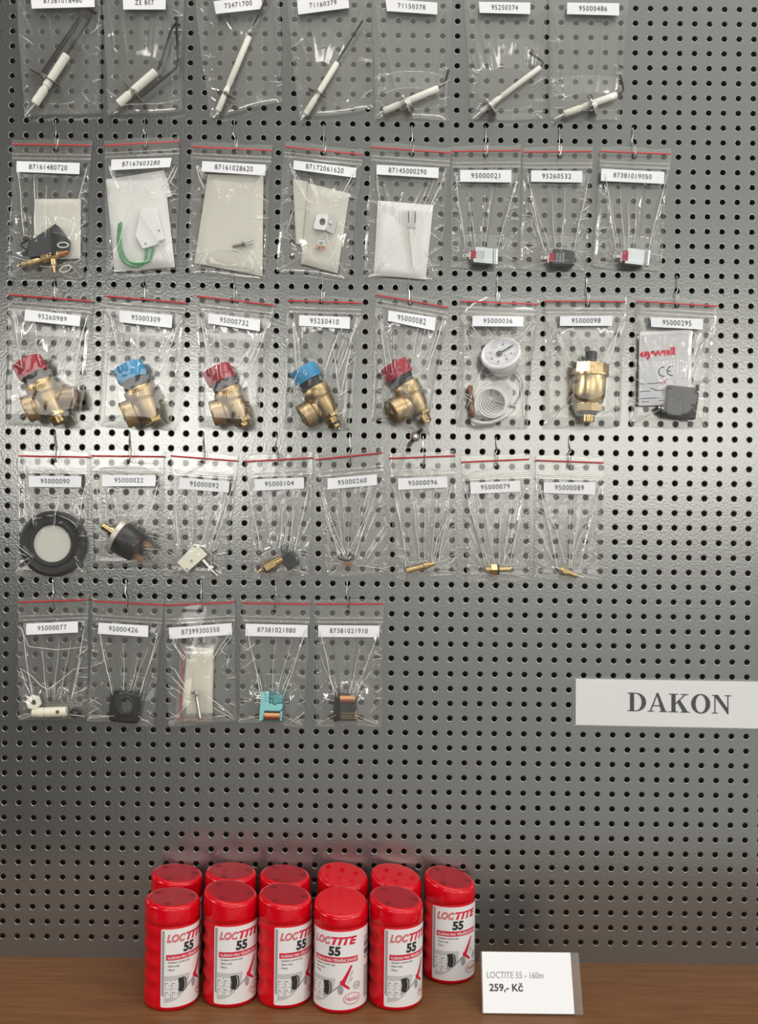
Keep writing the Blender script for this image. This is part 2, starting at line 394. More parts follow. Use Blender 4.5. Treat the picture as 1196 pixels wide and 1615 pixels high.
    for side in (0, 1):
        o = len(vs)
        if side: nfront = len(fs)
        nu, nv = (NU, NV) if side == 0 else (22, 36)
        for j in range(nv + 1):
            for i in range(nu + 1):
                u, t = i / nu, j / nv
                px, py = qm(u, 1 - t)
                px += wav(t) * (abs(2 * u - 1) ** 4) * (1 if u < .5 else -1) * .8
                py += (math.sin(u * 8 + ph[8]) * 1.0 + math.sin(u * 19 + ph[9]) * .5) * (1 - t) ** 6 + (math.sin(u * 7 + ph[10]) * 1.2) * t ** 8
                if side == 0: d = front(px, py, u, t)
                else:
                    ee = min(1.0, 8 * min(u, 1 - u)); eb = min(1.0, 10 * (1 - t)); ee = math.sqrt(ee * (2 - ee)) * math.sqrt(max(0, eb * (2 - eb)))
                    d = D0 - (.35 + 2.4 * sstep((t - zipf) / .2)) * ee
                vs.append(W(px, py, d / 1000))
        for j in range(nv):
            for i in range(nu):
                px, py = qm((i + .5) / nu, 1 - (j + .5) / nv)
                if hole and math.hypot(px - hang[0], py - hang[1]) < 4.6: continue
                fs.append([o + j * (nu + 1) + i, o + j * (nu + 1) + i + 1, o + (j + 1) * (nu + 1) + i + 1, o + (j + 1) * (nu + 1) + i])
    # glints along the film folds, painted in as thin whitish tubes
    mb = MB()
    def fold_glint(pts, r):
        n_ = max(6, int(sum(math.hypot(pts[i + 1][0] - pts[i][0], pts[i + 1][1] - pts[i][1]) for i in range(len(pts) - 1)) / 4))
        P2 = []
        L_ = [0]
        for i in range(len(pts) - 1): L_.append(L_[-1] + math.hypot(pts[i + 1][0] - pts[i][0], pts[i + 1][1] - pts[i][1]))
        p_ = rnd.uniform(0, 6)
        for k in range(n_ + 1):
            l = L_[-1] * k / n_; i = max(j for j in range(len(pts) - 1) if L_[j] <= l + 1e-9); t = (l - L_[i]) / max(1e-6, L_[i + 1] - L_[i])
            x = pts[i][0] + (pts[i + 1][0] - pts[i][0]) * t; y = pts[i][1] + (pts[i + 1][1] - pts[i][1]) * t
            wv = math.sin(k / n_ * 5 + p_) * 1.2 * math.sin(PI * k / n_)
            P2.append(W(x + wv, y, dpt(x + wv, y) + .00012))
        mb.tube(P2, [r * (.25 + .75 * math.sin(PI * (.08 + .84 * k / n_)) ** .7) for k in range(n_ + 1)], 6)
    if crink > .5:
        fold_glint([(tl[0] + bw * .06, zy + 14), (bx - brx * .8, by - bry * .7)], .00046); fold_glint([(tr[0] - bw * .06, zy + 14), (bx + brx * .8, by - bry * .7)], .00046)
        fold_glint([(bl[0] + 4, bl[1] - 3), (bx - brx * .7, by + bry * .6)], .00036); fold_glint([(br[0] - 4, br[1] - 3), (bx + brx * .7, by + bry * .6)], .00036)
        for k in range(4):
            f_ = F[len(folds) + k]; fold_glint([(f_[0], f_[1]), (f_[2], f_[3])], .00030)
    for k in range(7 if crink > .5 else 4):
        f_ = F[len(folds) + 9 + k]; fold_glint([(f_[0], f_[1]), (f_[2], f_[3])], .00034)
    for c_ in glints: fold_glint(c_, .00048)
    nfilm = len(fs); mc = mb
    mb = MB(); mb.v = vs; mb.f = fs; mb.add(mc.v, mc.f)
    fo = mb.build('film', 'film', root, recalc=False, ang=180); fo.data.materials.append(M['filmback']); fo.data.materials.append(M['fold_glint'])
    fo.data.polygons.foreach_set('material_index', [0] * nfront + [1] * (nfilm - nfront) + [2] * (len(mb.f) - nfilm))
    # red line and zip ridges
    def strip(name, m, f0, w_px, lift, slope=0.0):
        mb = MB(); N = 24; v = []; f = []
        for i in range(N + 1):
            u = i / N; px, py = qm(u, 1 - f0)
            for k, dy in enumerate((-w_px, -w_px * .5, w_px * .5, w_px)):
                d = dpt(px, py + dy) + (lift if k in (1, 2) else .0001)
                v.append(W(px, py + dy, d))
        for i in range(N):
            for k in range(3): f.append([i * 4 + k, i * 4 + k + 1, i * 4 + k + 5, i * 4 + k + 4])
        mb.add(v, f); return mb.build(name, m, root)
    if redf is not None and tl[1] + redf * bh > -4: strip('red_line', 'redline', redf, 1.25, .0004)
    if zipf * bh + tl[1] > 0:
        strip('zip_seal', 'zip', zipf - 5.5 / bh, 1.6, .0011); strip('zip_seal', 'zip', zipf + 1 / bh, 2.2, .0014)
    # paper slip with its printed number
    lm = quadmap(label); mb = MB(); v = []; f = []; NX, NY = 10, 3
    curl = rnd.uniform(-.3, .8)
    def lp(u, vv, lift):
        px, py = lm(u, vv); return W(px, py, dpt(px, py) + .0006 + lift + .0009 * (1 - vv) * max(0, curl) * (.5 + .5 * math.sin(u * 3 + ph[11])))
    for j in range(NY + 1):
        for i in range(NX + 1): v.append(lp(i / NX, 1 - j / NY, 0))
    for j in range(NY):
        for i in range(NX): f.append([j * (NX + 1) + i, j * (NX + 1) + i + 1, (j + 1) * (NX + 1) + i + 1, (j + 1) * (NX + 1) + i])
    mb.add(v, f); slip = mb.build('paper_slip', 'paper', root, recalc=False)
    s = text or num
    lw = math.hypot(label[1][0] - label[0][0], label[1][1] - label[0][1]); lh = math.hypot(label[3][0] - label[0][0], label[3][1] - label[0][1])
    tw = (textw or (5.72 * len(s) - 2)) / lw; th = 7.6 / lh
    mb = MB(); put_text(mb, s, lambda a, b_: lp(.5 - tw / 2 + a * tw, .54 - th / 2 + b_ * th, .00035), off=-.002, space=1.15)
    mb.build('printed_number', 'ink', slip, recalc=False, smooth=False)
    BAGS[num] = (root, dpt)
    return root, dpt

def hook(px, py, num, seed, kink=None):
    """bent wire: out of a panel hole, down, and a short J that carries the bag"""
    rnd = random.Random(seed); k = rnd.uniform(-3.5, 3.5) if kink is None else kink
    top = 46.5
    P = [W(px + k * .3, py - top - 2, -.006), W(px + k * .3, py - top, .0002), W(px + k * .4, py - top + 1.5, .0016), W(px + k * .5, py - top + 12, .002),
         W(px + k, py - 25, .003), W(px, py - 20, .0042), W(px - .3, py - 8, .0036), W(px, py - 1.5, .0034), W(px + .6, py + 1.2, .006), W(px + 1.6, py - 1, .0098), W(px + 3, py - 9, .0112), W(px + 3.6, py - 17, .0118)]
    mb = MB(); mb.tube(smooth_path(P, 4), .00062, 7)
    tag(mb.build('wire_hook', 'wire'), 'bent wire hook carrying the bag with slip %s' % num, 'hook', 'wire hooks in the pegboard')

ALLB = [
 # row 1
 dict(num='87381018480', tl=(22, -62), tr=(160, -66), bl=(38, 184), br=(159, 178), label=((48, -8), (148.5, -10), (149.5, 11), (50, 13.5)), desc='a double-rod ignition electrode', hang=(88, -48), bulges=[(92, 110, 52, 62, 10)], textw=61, ty=0),
 dict(num='ZE 807', tl=(160, -58), tr=(290, -58), bl=(170, 183), br=(288, 175), label=((193.5, -6), (261.5, -6), (261.4, 15), (194.7, 15)), desc='an ignition electrode with a bent rod', hang=(228, -44), bulges=[(225, 135, 52, 50, 10)], textw=30),
 dict(num='73471700', tl=(300, -58), tr=(440, -60), bl=(331, 186), br=(446, 160), label=((337, 2), (412, -8), (414.5, 14), (340.5, 22)), desc='a long straight ignition electrode', hang=(368, -44), bulges=[(368, 110, 24, 70, 9)], textw=44),
 dict(num='71160379', tl=(446, -58), tr=(586, -58), bl=(472, 187), br=(588, 173), label=((468.5, .5), (549, -9), (551, 12.5), (470.6, 23)), desc='a thin electrode with a short ceramic', hang=(512, -42), bulges=[(508, 140, 26, 46, 9)], textw=43),
 dict(num='71150378', tl=(586, -52), tr=(713, -52), bl=(592, 187), br=(709, 189), label=((608, -2), (690, 4), (690, 22.9), (610.5, 17.5)), desc='a short electrode with stubby bent tip', hang=(648, -38), bulges=[(648, 158, 50, 22, 10)], textw=44),
 dict(num='95250374', tl=(730, -46), tr=(863, -44), bl=(743, 189), br=(860, 188), label=((755.6, 2.7), (837, 4), (836.5, 22.3), (756.7, 20.2)), desc='a slim electrode with a zigzag tip', hang=(766, -32), bulges=[(800, 142, 50, 40, 9)], textw=42),
 dict(num='95000486', tl=(866, -44), tr=(994, -42), bl=(868, 187), br=(977, 190), label=((895, 4), (977, 5), (977, 24.5), (894.4, 22.3)), desc='an electrode with an upright hooked tip', hang=(882, -30), bulges=[(930, 165, 48, 22, 10)], textw=44),
 # row 2
 dict(num='87161480720', tl=(19.6, 219.5), tr=(144.8, 221), bl=(13, 436), br=(131.7, 439.6), label=((26.3, 254), (126, 257), (125.3, 274.8), (25.6, 271)), desc='a brass fitting with black plastic clip', hang=(87.5, 236), bulges=[(75, 395, 46, 32, 17), (90, 360, 38, 45, 7)]),
 dict(num='87167603280', tl=(164.4, 221.4), tr=(284, 214.6), bl=(168, 430), br=(278, 426), label=((175.7, 251.5), (270.9, 248.8), (268, 263.6), (175, 268.4)), desc='a white packet with green wires', hang=(229, 232), bulges=[(220, 350, 44, 74, 11)]),
 dict(num='87161028620', tl=(302, 223), tr=(429.6, 229), bl=(297, 430), br=(419.5, 439.6), label=((319, 254), (419.5, 259.8), (418.7, 277), (318.3, 270.3)), desc='a beige packet and a small screw', hang=(371, 237), bulges=[(362, 352, 50, 74, 7)]),
 dict(num='87172061620', tl=(449, 223), tr=(574, 236), bl=(436.5, 427), br=(550.6, 439), label=((463.4, 252.8), (562, 264.6), (561.3, 280.4), (462.7, 267)), desc='a beige packet with a pale bracket', hang=(510.5, 243), bulges=[(508, 362, 28, 60, 14)]),
 dict(num='87145000290', tl=(586.3, 224), tr=(712.5, 233.3), bl=(572.7, 435.7), br=(692, 442), label=((594.4, 259.8), (692.3, 264.6), (691.5, 281), (594, 275)), desc='a folded white sheet and an igniter', hang=(648.5, 245), bulges=[(638, 378, 46, 58, 9)]),
 dict(num='95000021', tl=(712.4, 230.6), tr=(822.4, 229), bl=(710.4, 422.6), br=(817.4, 425.5), label=((726, 268), (807, 268), (806.6, 287.8), (725.7, 286.6)), desc='a thermostat with a printed silver clip', hang=(765.5, 246), bulges=[(760, 403, 32, 15, 13)]),
 dict(num='95260532', tl=(825.7, 231.8), tr=(935.6, 230.6), bl=(819, 424.7), br=(926, 427.6), label=((838, 268.8), (919, 269.6), (919, 287.8), (837.7, 286.6)), desc='a thermostat with a black clip', hang=(882.5, 247), bulges=[(882, 405, 30, 15, 13)]),
 dict(num='87381019050', tl=(948, 230.6), tr=(1059, 234.7), bl=(935, 420.6), br=(1042.6, 428), label=((948.9, 265.9), (1048.4, 271), (1047.6, 290), (948, 285.3)), desc='a thermostat with a plain silver clip', hang=(999.5, 248), bulges=[(998, 405, 32, 15, 13)]),
 # row 3
 dict(num='95260989', tl=(14, 456.6), tr=(146.4, 467.6), bl=(7.4, 670), br=(127, 675.5), label=((39.4, 487.8), (127, 498), (125.5, 514.7), (38.3, 505.5)), desc='the valve with red cap and two side ports', hang=(86.5, 471), bulges=[(76, 620, 52, 58, 33), (50, 585, 34, 30, 34)]),
 dict(num='95000309', tl=(166.3, 459), tr=(294.3, 470), bl=(154.5, 671.8), br=(270, 679), label=((188.7, 489.7), (272.3, 497), (270.8, 517.3), (188, 508)), desc='the blue-capped valve with plain brass end', hang=(228.8, 473), bulges=[(222, 622, 40, 54, 33), (206, 590, 34, 30, 34)]),
 dict(num='95000732', tl=(310, 459), tr=(433.4, 473.8), bl=(312.7, 675.5), br=(404.7, 679), label=((329.3, 494), (411, 504.4), (409.5, 522.4), (328, 510)), desc='a red-capped valve in the middle of its row', hang=(369.5, 475), bulges=[(362, 626, 40, 52, 32), (346, 594, 34, 28, 33)]),
 dict(num='95250410', tl=(453.8, 466), tr=(571.6, 470), bl=(447.6, 677), br=(550.6, 679), label=((472.2, 497), (552.5, 500), (551.7, 518.7), (471.5, 513.6)), desc='the blue-capped valve with O-ring end', hang=(508, 478), bulges=[(502, 626, 40, 52, 31), (484, 592, 32, 28, 32)]),
 dict(num='95000082', tl=(593, 457), tr=(708.8, 477), bl=(587.4, 661), br=(677.5, 684.7), label=((613, 489.7), (687.8, 500.7), (685.6, 521.7), (612, 506)), desc='a red-capped valve with open threaded port', hang=(646.5, 480), bulges=[(642, 624, 40, 54, 33), (626, 590, 34, 28, 33)]),
 dict(num='95000036', tl=(727, 467), tr=(851, 472), bl=(721.7, 671), br=(832, 675.5), label=((746, 497.8), (826, 499), (825.5, 515), (745, 514.3)), desc='a dial thermometer with coiled tube', hang=(784.6, 480), bulges=[(790, 556, 40, 36, 31), (782, 630, 48, 44, 30)]),
 dict(num='95000098', tl=(860, 467), tr=(988, 468), bl=(857.7, 676.4), br=(978.8, 673), label=((883.8, 498.8), (966.5, 497.8), (965.9, 514), (883, 514)), desc='a brass air vent with black cap', hang=(926, 482), bulges=[(930, 600, 36, 36, 34), (928, 630, 32, 44, 33)]),
 dict(num='95000295', tl=(1005.5, 467), tr=(1132.8, 475), bl=(994.5, 672.6), br=(1117, 675.8), label=((1026.9, 500.4), (1109.2, 502.9), (1109.2, 519.8), (1027.5, 515.4)), desc='a white card and a black box', hang=(1066.8, 482), bulges=[(1068, 625, 38, 34, 16), (1050, 580, 42, 60, 6)]),
 # row 4
 dict(num='95000090', tl=(30.2, 711), tr=(142.4, 713), bl=(24.8, 908.6), br=(137.3, 909.3), label=((45.4, 750.4), (128.7, 751), (128, 768.8), (45.4, 767.9)), desc='a large black ring gasket', hang=(85.2, 727), bulges=[(83, 857, 52, 50, 7)]),
 dict(num='95000022', tl=(143, 711), tr=(259, 712), bl=(146.8, 893.4), br=(249.4, 896.5), label=((161.4, 748.8), (246, 749.7), (245, 766.9), (161, 766.9)), desc='a black pressure switch with brass stud', hang=(203.4, 727.5), bulges=[(195, 850, 46, 44, 35)]),
 dict(num='95000092', tl=(270, 711), tr=(375, 719), bl=(259, 906), br=(356, 915), label=((283.8, 753), (362.3, 759.3), (360.7, 777), (282.2, 770.7)), desc='a cream micro switch with plunger', hang=(320.3, 729.5), bulges=[(308, 885, 34, 24, 11)]),
 dict(num='95000104', tl=(385.4, 720), tr=(493.5, 714), bl=(396.5, 912.4), br=(491.9, 907.7), label=((401.3, 755.8), (479.5, 753), (479.8, 770.7), (402, 774)), desc='a brass nozzle and a black plug', hang=(436.9, 731), bulges=[(438, 885, 34, 22, 14)]),
 dict(num='95000260', tl=(496.6, 717), tr=(603, 706), bl=(516.3, 910), br=(618, 901.3), label=((516.7, 754.5), (594.5, 747.8), (595, 765), (516.7, 772)), desc='a small dark ring clip', hang=(551, 732), bulges=[(547, 885, 16, 10, 7)]),
 dict(num='95000096', tl=(613.3, 715), tr=(718.4, 711), bl=(623, 913), br=(723.8, 906), label=((627.6, 754.5), (705.7, 751.3), (706.4, 768.8), (628.5, 772.6)), desc='a brass tube with steel needle', hang=(667, 733.5), bulges=[(668, 894, 30, 10, 10)]),
 dict(num='95000079', tl=(728, 721), tr=(835, 716), bl=(736, 916), br=(838.3, 915), label=((741.7, 761.2), (820.5, 758), (821.5, 775.2), (742.7, 779)), desc='a hexagonal brass pilot fitting', hang=(781.8, 735.7), bulges=[(785, 898, 24, 10, 11)]),
 dict(num='95000089', tl=(845.6, 718), tr=(953.4, 722), bl=(843, 911.8), br=(949.5, 916), label=((858, 760.5), (939.4, 760.5), (938.7, 780.2), (857.7, 777.4)), desc='a small brass fitting with steel pins', hang=(897, 736.8), bulges=[(897, 902, 22, 9, 10)]),
 # row 5
 dict(num='95000077', tl=(28.6, 942), tr=(139.8, 938), bl=(29.2, 1137), br=(138, 1133), label=((41.3, 983.6), (122.7, 979.7), (123.3, 997.5), (41.3, 1001.3)), desc='white nut, cream sleeve and black washer', hang=(82.3, 960), bulges=[(82, 1116, 38, 18, 12)]),
 dict(num='95000426', tl=(148.7, 940), tr=(258, 946), bl=(137.3, 1136), br=(243, 1145.6), label=((155.7, 982), (234.2, 986.7), (233.6, 1004.8), (154.4, 999.4)), desc='a square black gasket', hang=(199.6, 960.5), bulges=[(199, 1114, 27, 25, 8)]),
 dict(num='87399300350', tl=(259, 947), tr=(370.2, 942), bl=(267, 1146.2), br=(373.4, 1137.7), label=((266.3, 990), (365.4, 982.6), (366.4, 1001), (267.6, 1008)), desc='papers and a screw in an inner pouch', hang=(316.8, 961.5), bulges=[(312, 1080, 27, 54, 8)]),
 dict(num='87381021880', tl=(383.5, 943), tr=(490, 945), bl=(376.5, 1138.6), br=(480.5, 1146), label=((387.7, 983.6), (485.5, 985.8), (485.2, 1005), (387, 1003)), desc='a teal relay', hang=(433.7, 962), bulges=[(429, 1115, 22, 23, 14)]),
 dict(num='87381021910', tl=(498.2, 945), tr=(604.7, 944.5), bl=(498, 1145), br=(602.5, 1146), label=((502, 985.8), (599, 986.7), (598.3, 1005), (502.4, 1004.5)), desc='an open black relay with copper coil', hang=(548.8, 962), bulges=[(545, 1114, 21, 23, 14)]),
]
GLINTS = {
 '87167603280': [[(206.8, 319), (176, 417)], [(206.8, 319), (240, 365), (273.7, 416)], [(280, 262), (264, 297)]],
 '87145000290': [[(646, 360), (620, 375), (592, 432)], [(647, 362), (594, 431)], [(652, 360), (690, 440)]],
 '87172061620': [[(513, 366), (476, 415)], [(514, 366), (531, 423)], [(452, 363), (464, 331), (485, 327), (494, 338)]],
 '87161028620': [[(342, 391), (376, 395), (400, 420), (396, 428), (345, 422)], [(302, 430), (342, 391)]],
 '95000260': [[(505, 792), (520, 830), (545, 880)], [(603, 778), (575, 820), (548, 876)], [(510, 793), (530, 840), (547, 876)]],
 '95000096': [[(620, 775), (632, 820), (641, 900)], [(718, 790), (690, 850), (682, 890)]],
 '95000079': [[(735, 790), (752, 830), (773, 893)], [(826, 800), (812, 850), (795, 885)]],
 '95000089': [[(852, 785), (874, 830), (893, 890)], [(945, 800), (915, 850), (900, 890)]],
 '95000077': [[(31, 1053), (48, 1065), (62, 1080), (75, 1088), (100, 1070), (118, 1055), (138, 1053)], [(31, 1053), (40, 1075), (48, 1096)], [(31, 985), (45, 1020), (90, 1025), (138, 1020)]],
 '87399300350': [[(270, 1012), (303, 1050)], [(268, 1052), (276, 1055), (301, 1098)], [(269, 1066), (301, 1098), (314, 1093)], [(322, 1094), (368, 1130)], [(366, 1002), (349, 1026), (358, 1033)]],
 '95000098': [[(872, 505), (897, 572)], [(985, 505), (948, 575)], [(872, 652), (905, 636)]],
 '95000036': [[(733, 515), (748, 592)], [(840, 515), (815, 545)]],
 '95250410': [[(464, 500), (474, 575)], [(537, 625), (546, 590), (556, 525)], [(537, 625), (530, 590), (525, 540)], [(447, 668), (457, 620), (473, 580)]],
}
TEXTW = {11: 60, 8: 45.5}
for k, a in enumerate(ALLB):
    bh = a['bl'][1] - a['tl'][1]
    row1 = a['tl'][1] < 0
    redf = (8.0 / bh) if not row1 else (8.0 / bh)
    lab = a['label']; ztop = min(lab[0][1], lab[1][1]) - 5.5
    zipf = (((lab[0][1] + lab[1][1]) / 2 - 6) - (a['tl'][1] + a['tr'][1]) / 2) / bh
    zip_bag(a['num'], a['tl'], a['tr'], a['bl'], a['br'], redf, zipf, lab, a['hang'], a['bulges'], a['desc'], 100 + k, textw=a.get('textw') or TEXTW.get(len(a['num'])), folds=a.get('folds', ()), glints=GLINTS.get(a['num'], ()), crink=.35 if row1 else 1.0)
    if not row1: hook(a['hang'][0], a['hang'][1], a['num'], 300 + k)

# ------------------------------------------------------------------ things in the bags
def inbag(num): return 'in bag with slip %s' % num
def along(p0, p1, d0, d1=None):          # start point, unit axis, length (m) between two pixels
    d1 = d0 if d1 is None else d1
    A = W(p0[0], p0[1], d0); B = W(p1[0], p1[1], d1); v = B - A
    return A, v.normalized(), v.length
def electrode(num, desc, cer, rc, flange, pin, rods, d=.0085, flat_pin=False, disc=False):
    (a, bb) = cer; s = S(d)
    root = empty('ignition_electrode', W((a[0] + bb[0]) / 2, (a[1] + bb[1]) / 2, d), desc + ' ' + inbag(num), 'electrode', 'ignition electrodes in the top row')
    A, ax, L = along(a, bb, d); r = rc * s
    mb = MB(); mb.lathe(A, ax, [(0, r * .8), (.0008, r), (L * .30, r), (L * .31, r * .82), (L * .36, r * .82), (L * .37, r), (L - .0008, r), (L, r * .8)], 24)
    mb.build('ceramic_insulator', 'ceramic', root)
    (f0, f1, th) = flange
    P0, P1 = W(f0[0], f0[1], d), W(f1[0], f1[1], d); mid = (P0 + P1) / 2; hv = (P1 - P0) / 2
    mb = MB()
    if disc:
        mb.lathe(mid - ax * th / 2, (ax + Vector((0, -.28, 0))).normalized(), [(0, hv.length), (th, hv.length)], 28)
        mb.lathe(mid - ax * th * 3, ax, [(0, r * 1.25), (th * 6, r * 1.25)], 20)
    else:
        mb.box(mid, hv, ax * th / 2, hv.cross(ax).normalized() * r * 1.25)
        mb.lathe(mid - ax * .002, ax, [(0, r * 1.12), (.004, r * 1.12)], 20)
    mb.build('flange', 'steel' if disc else 'darksteel', root, bevel=.0002)
    A2, ax2, L2 = along(a, pin, d); mb = MB()
    if flat_pin: mb.box(A2 + ax2 * L2 / 2, ax2 * L2 / 2, Vector((0, .0006, 0)), ax2.cross(Vector((0, 1, 0))) * .0026)
    else: mb.lathe(A2, ax2, [(-.001, .0011), (L2 * .7, .0011), (L2, .0005)], 12)
    mb.build('terminal_pin', 'steel', root)
    for (pts, rr) in rods:
        mb = MB(); mb.tube([W(p[0], p[1], d if len(p) < 3 else p[2]) for p in pts], rr * s * 1.5, 10); mb.build('electrode_rod', 'rod', root)
electrode('87381018480', 'white ceramic igniter with two long parallel rods', ((54.5, 164.3), (105.3, 86.5)), 6.6, ((45.7, 107.2), (94, 136), .0009), (38.8, 183),
  [([(65, 116), (132, 16), (138, 13.2), (143, 14.5), (153, 20.7)], 1.2), ([(69.5, 117), (136, 19), (140, 16.5), (151, 22)], .9), ([(104, 88), (146.7, 22.6)], 1.1)])
electrode('ZE 807', 'white ceramic igniter with one bent and one straight rod', ((186.3, 164.3), (245.3, 112.9)), 6.6, ((194.5, 127.3), (230.2, 166.2), .0008), (170.7, 178),
  [([(221.5, 153.6), (277, 108), (280.5, 103), (281, 97), (278.5, 27)], 1.4), ([(249, 110), (253, 102), (270, 48), (273, 42), (278, 37), (284, 39)], 1.4)], flat_pin=True)
electrode('73471700', 'long straight ceramic electrode with a thin rod', ((343.7, 175.6), (392.9, 57.7)), 4.7, ((341, 140.5), (372, 157), .0008), (337, 186),
  [([(392, 58), (425, -14)], 1.0)])
electrode('71160379', 'ceramic electrode with a long thin slanting rod', ((481.7, 180.6), (532, 98.8)), 4.6, ((487, 140), (514, 153), .0008), (474, 190),
  [([(531.5, 99), (572, 32.6)], .9)])
electrode('71150378', 'short ceramic electrode with round flange and stubby tip', ((605, 175.4), (691.3, 139.3)), 5.2, ((637, 146), (648, 181), .0012), (594.6, 181.8),
  [([(690, 140), (700, 134), (702.5, 130), (707.8, 110.6)], 1.2)], disc=True)
electrode('95250374', 'slim ceramic electrode with round flange and zigzag tip', ((758.6, 176.4), (852.3, 106.2)), 4.0, ((764.5, 153), (783.6, 181), .0012), (744.6, 188),
  [([(852, 107), (856, 101), (856, 98), (853, 95), (834.7, 82.8)], 1.2)], disc=True)
electrode('95000486', 'thick ceramic electrode with round flange and hooked upright tip', ((889.8, 180), (972.9, 149.5)), 5.2, ((930, 152), (941, 184), .0012), (874.5, 188),
  [([(972, 150), (981, 146), (983.6, 142), (983.4, 138), (978.3, 118)], 1.0)], disc=True)

def pillow(mb, q, d0, t, seed=0, n=16, m=22, fold=None):
    """a thin packet: front swells by t, back flat at d0 (metres)"""
    qm = quadmap(q); rnd = random.Random(seed); p = [rnd.uniform(0, 6.28) for _ in range(6)]
    vs = []; fs = []
    for side in (0, 1):
        for j in range(m + 1):
            for i in range(n + 1):
                u, v = i / n, j / m; px, py = qm(u, 1 - v)
                e = min(1, 9 * min(u, 1 - u)) * min(1, 11 * min(v, 1 - v)); e = math.sqrt(e)
                wv = .5 * math.sin(u * 7 + p[0] + 2 * math.sin(v * 5 + p[1])) + .5 * math.sin(v * 9 + p[2] + 2 * math.sin(u * 4 + p[3]))
                vs.append(W(px, py, d0 + (t * e * (.8 + .2 * wv) + .0003 if side == 0 else 0)))
    o = (n + 1) * (m + 1)
    for j in range(m):
        for i in range(n):
            a = j * (n + 1) + i; fs.append([a, a + 1, a + n + 2, a + n + 1]); fs.append([o + a, o + a + n + 1, o + a + n + 2, o + a + 1])
    edge = [i for i in range(n)] + [j * (n + 1) + n for j in range(m)] + [m * (n + 1) + n - i for i in range(n)] + [(m - j) * (n + 1) for j in range(m)]
    for k in range(len(edge)):
        a, b_ = edge[k], edge[(k + 1) % len(edge)]; fs.append([a, b_, o + b_, o + a])
    mb.add(vs, fs)
def pxprism(mb, pts, d, th): mb.prism([W(x, y, d) for x, y in pts], Vector((0, th, 0)))   # front face at d, goes back th

# 87161480720: brass fitting, black clip, white packet
n = '87161480720'
mb = MB(); pillow(mb, ((54.8, 313.7), (127.6, 313.7), (127, 408), (53, 410)), .004, .0022, 1); tag(mb.build('paper_packet', 'beige'), 'small pale square packet behind the black clip ' + inbag(n), 'packet')
mb = MB(); pxprism(mb, [(46.6, 379), (86.8, 352.8), (93, 357), (109, 379), (107, 394), (90, 400), (46, 406.6), (43.4, 401.7)], .0155, .007)
mb.v += []; r0 = empty('plastic_clip', W(76, 385, .012), 'black plastic clip lying on the brass fitting ' + inbag(n), 'clip')
mb.build('clip_body', 'charcoal', r0, bevel=.0008)
mb = MB(); mb.tube([W(*p) for p in ((46, 405, .012), (42, 394, .013), (32.5, 387, .013), (33.5, 384.5, .013), (46, 377.5, .013), (47.5, 380, .013), (44.5, 393, .013))], .0011, 8); mb.build('clip_loop', 'black', r0)
mb = MB(); pxprism(mb, [(80, 358), (86.8, 352.8), (93, 357), (88, 402), (80, 404)], .0168, .0015); mb.build('clip_ridge', 'black', r0, bevel=.0004)
d = .012; s = S(d); r0 = empty('brass_fitting', W(70, 410, d), 'slanting brass pipe fitting below the black clip ' + inbag(n), 'fitting')
A, ax, L = along((31.4, 419), (92, 401), d)
mb = MB(); mb.lathe(A, ax, [(0, 4.0 * s), (1.5 * s, 4.6 * s), (9 * s, 4.6 * s), (10 * s, 3.6 * s), (12 * s, 3.6 * s), (13 * s, 4.8 * s), (31 * s, 4.8 * s), (32 * s, 4.0 * s), (35 * s, 4 * s), (49 * s, 5 * s), (50 * s, 7 * s), (60 * s, 7.6 * s), (64 * s, 6 * s)], 24); mb.build('pipe', 'brass', r0)
mb = MB(); mb.lathe(A + ax * 36 * s, ax, [(0, 6.4 * s), (.8 * s, 7.2 * s), (11 * s, 7.2 * s), (12 * s, 6.4 * s)], 6); mb.build('hex_nut', 'brass', r0, ang=20)
A2, ax2, L2 = along((84, 408), (86.5, 430), d); mb = MB(); mb.lathe(A2, ax2, [(0, 5 * s), (10 * s, 4.4 * s), (10.5 * s, 2.6 * s), (L2, 2.2 * s)], 18); mb.build('outlet_stub', 'brass', r0)
A2, ax2, L2 = along((92, 401), (108, 396), d); mb = MB(); mb.lathe(A2, ax2, [(0, 5.8 * s), (9 * s, 5.8 * s), (10 * s, 4.8 * s), (L2, 4.4 * s)], 18); mb.build('copper_collar', 'copper', r0)
for k, (x, y) in enumerate(((99.5, 386.5), (103, 424))):
    mb = MB(); mb.tube([W(x + 8.5 * math.cos(t), y + (4 + k) * math.sin(t) - 4 * k * .6 * math.cos(t), .017 - .004 * k) for t in [2 * PI * i / 24 for i in range(24)]], .0007, 8, True)
    tag(mb.build('sealing_ring', 'tube'), 'pale sealing ring %s the brass fitting %s' % (('above', 'below')[k], inbag(n)), 'ring')

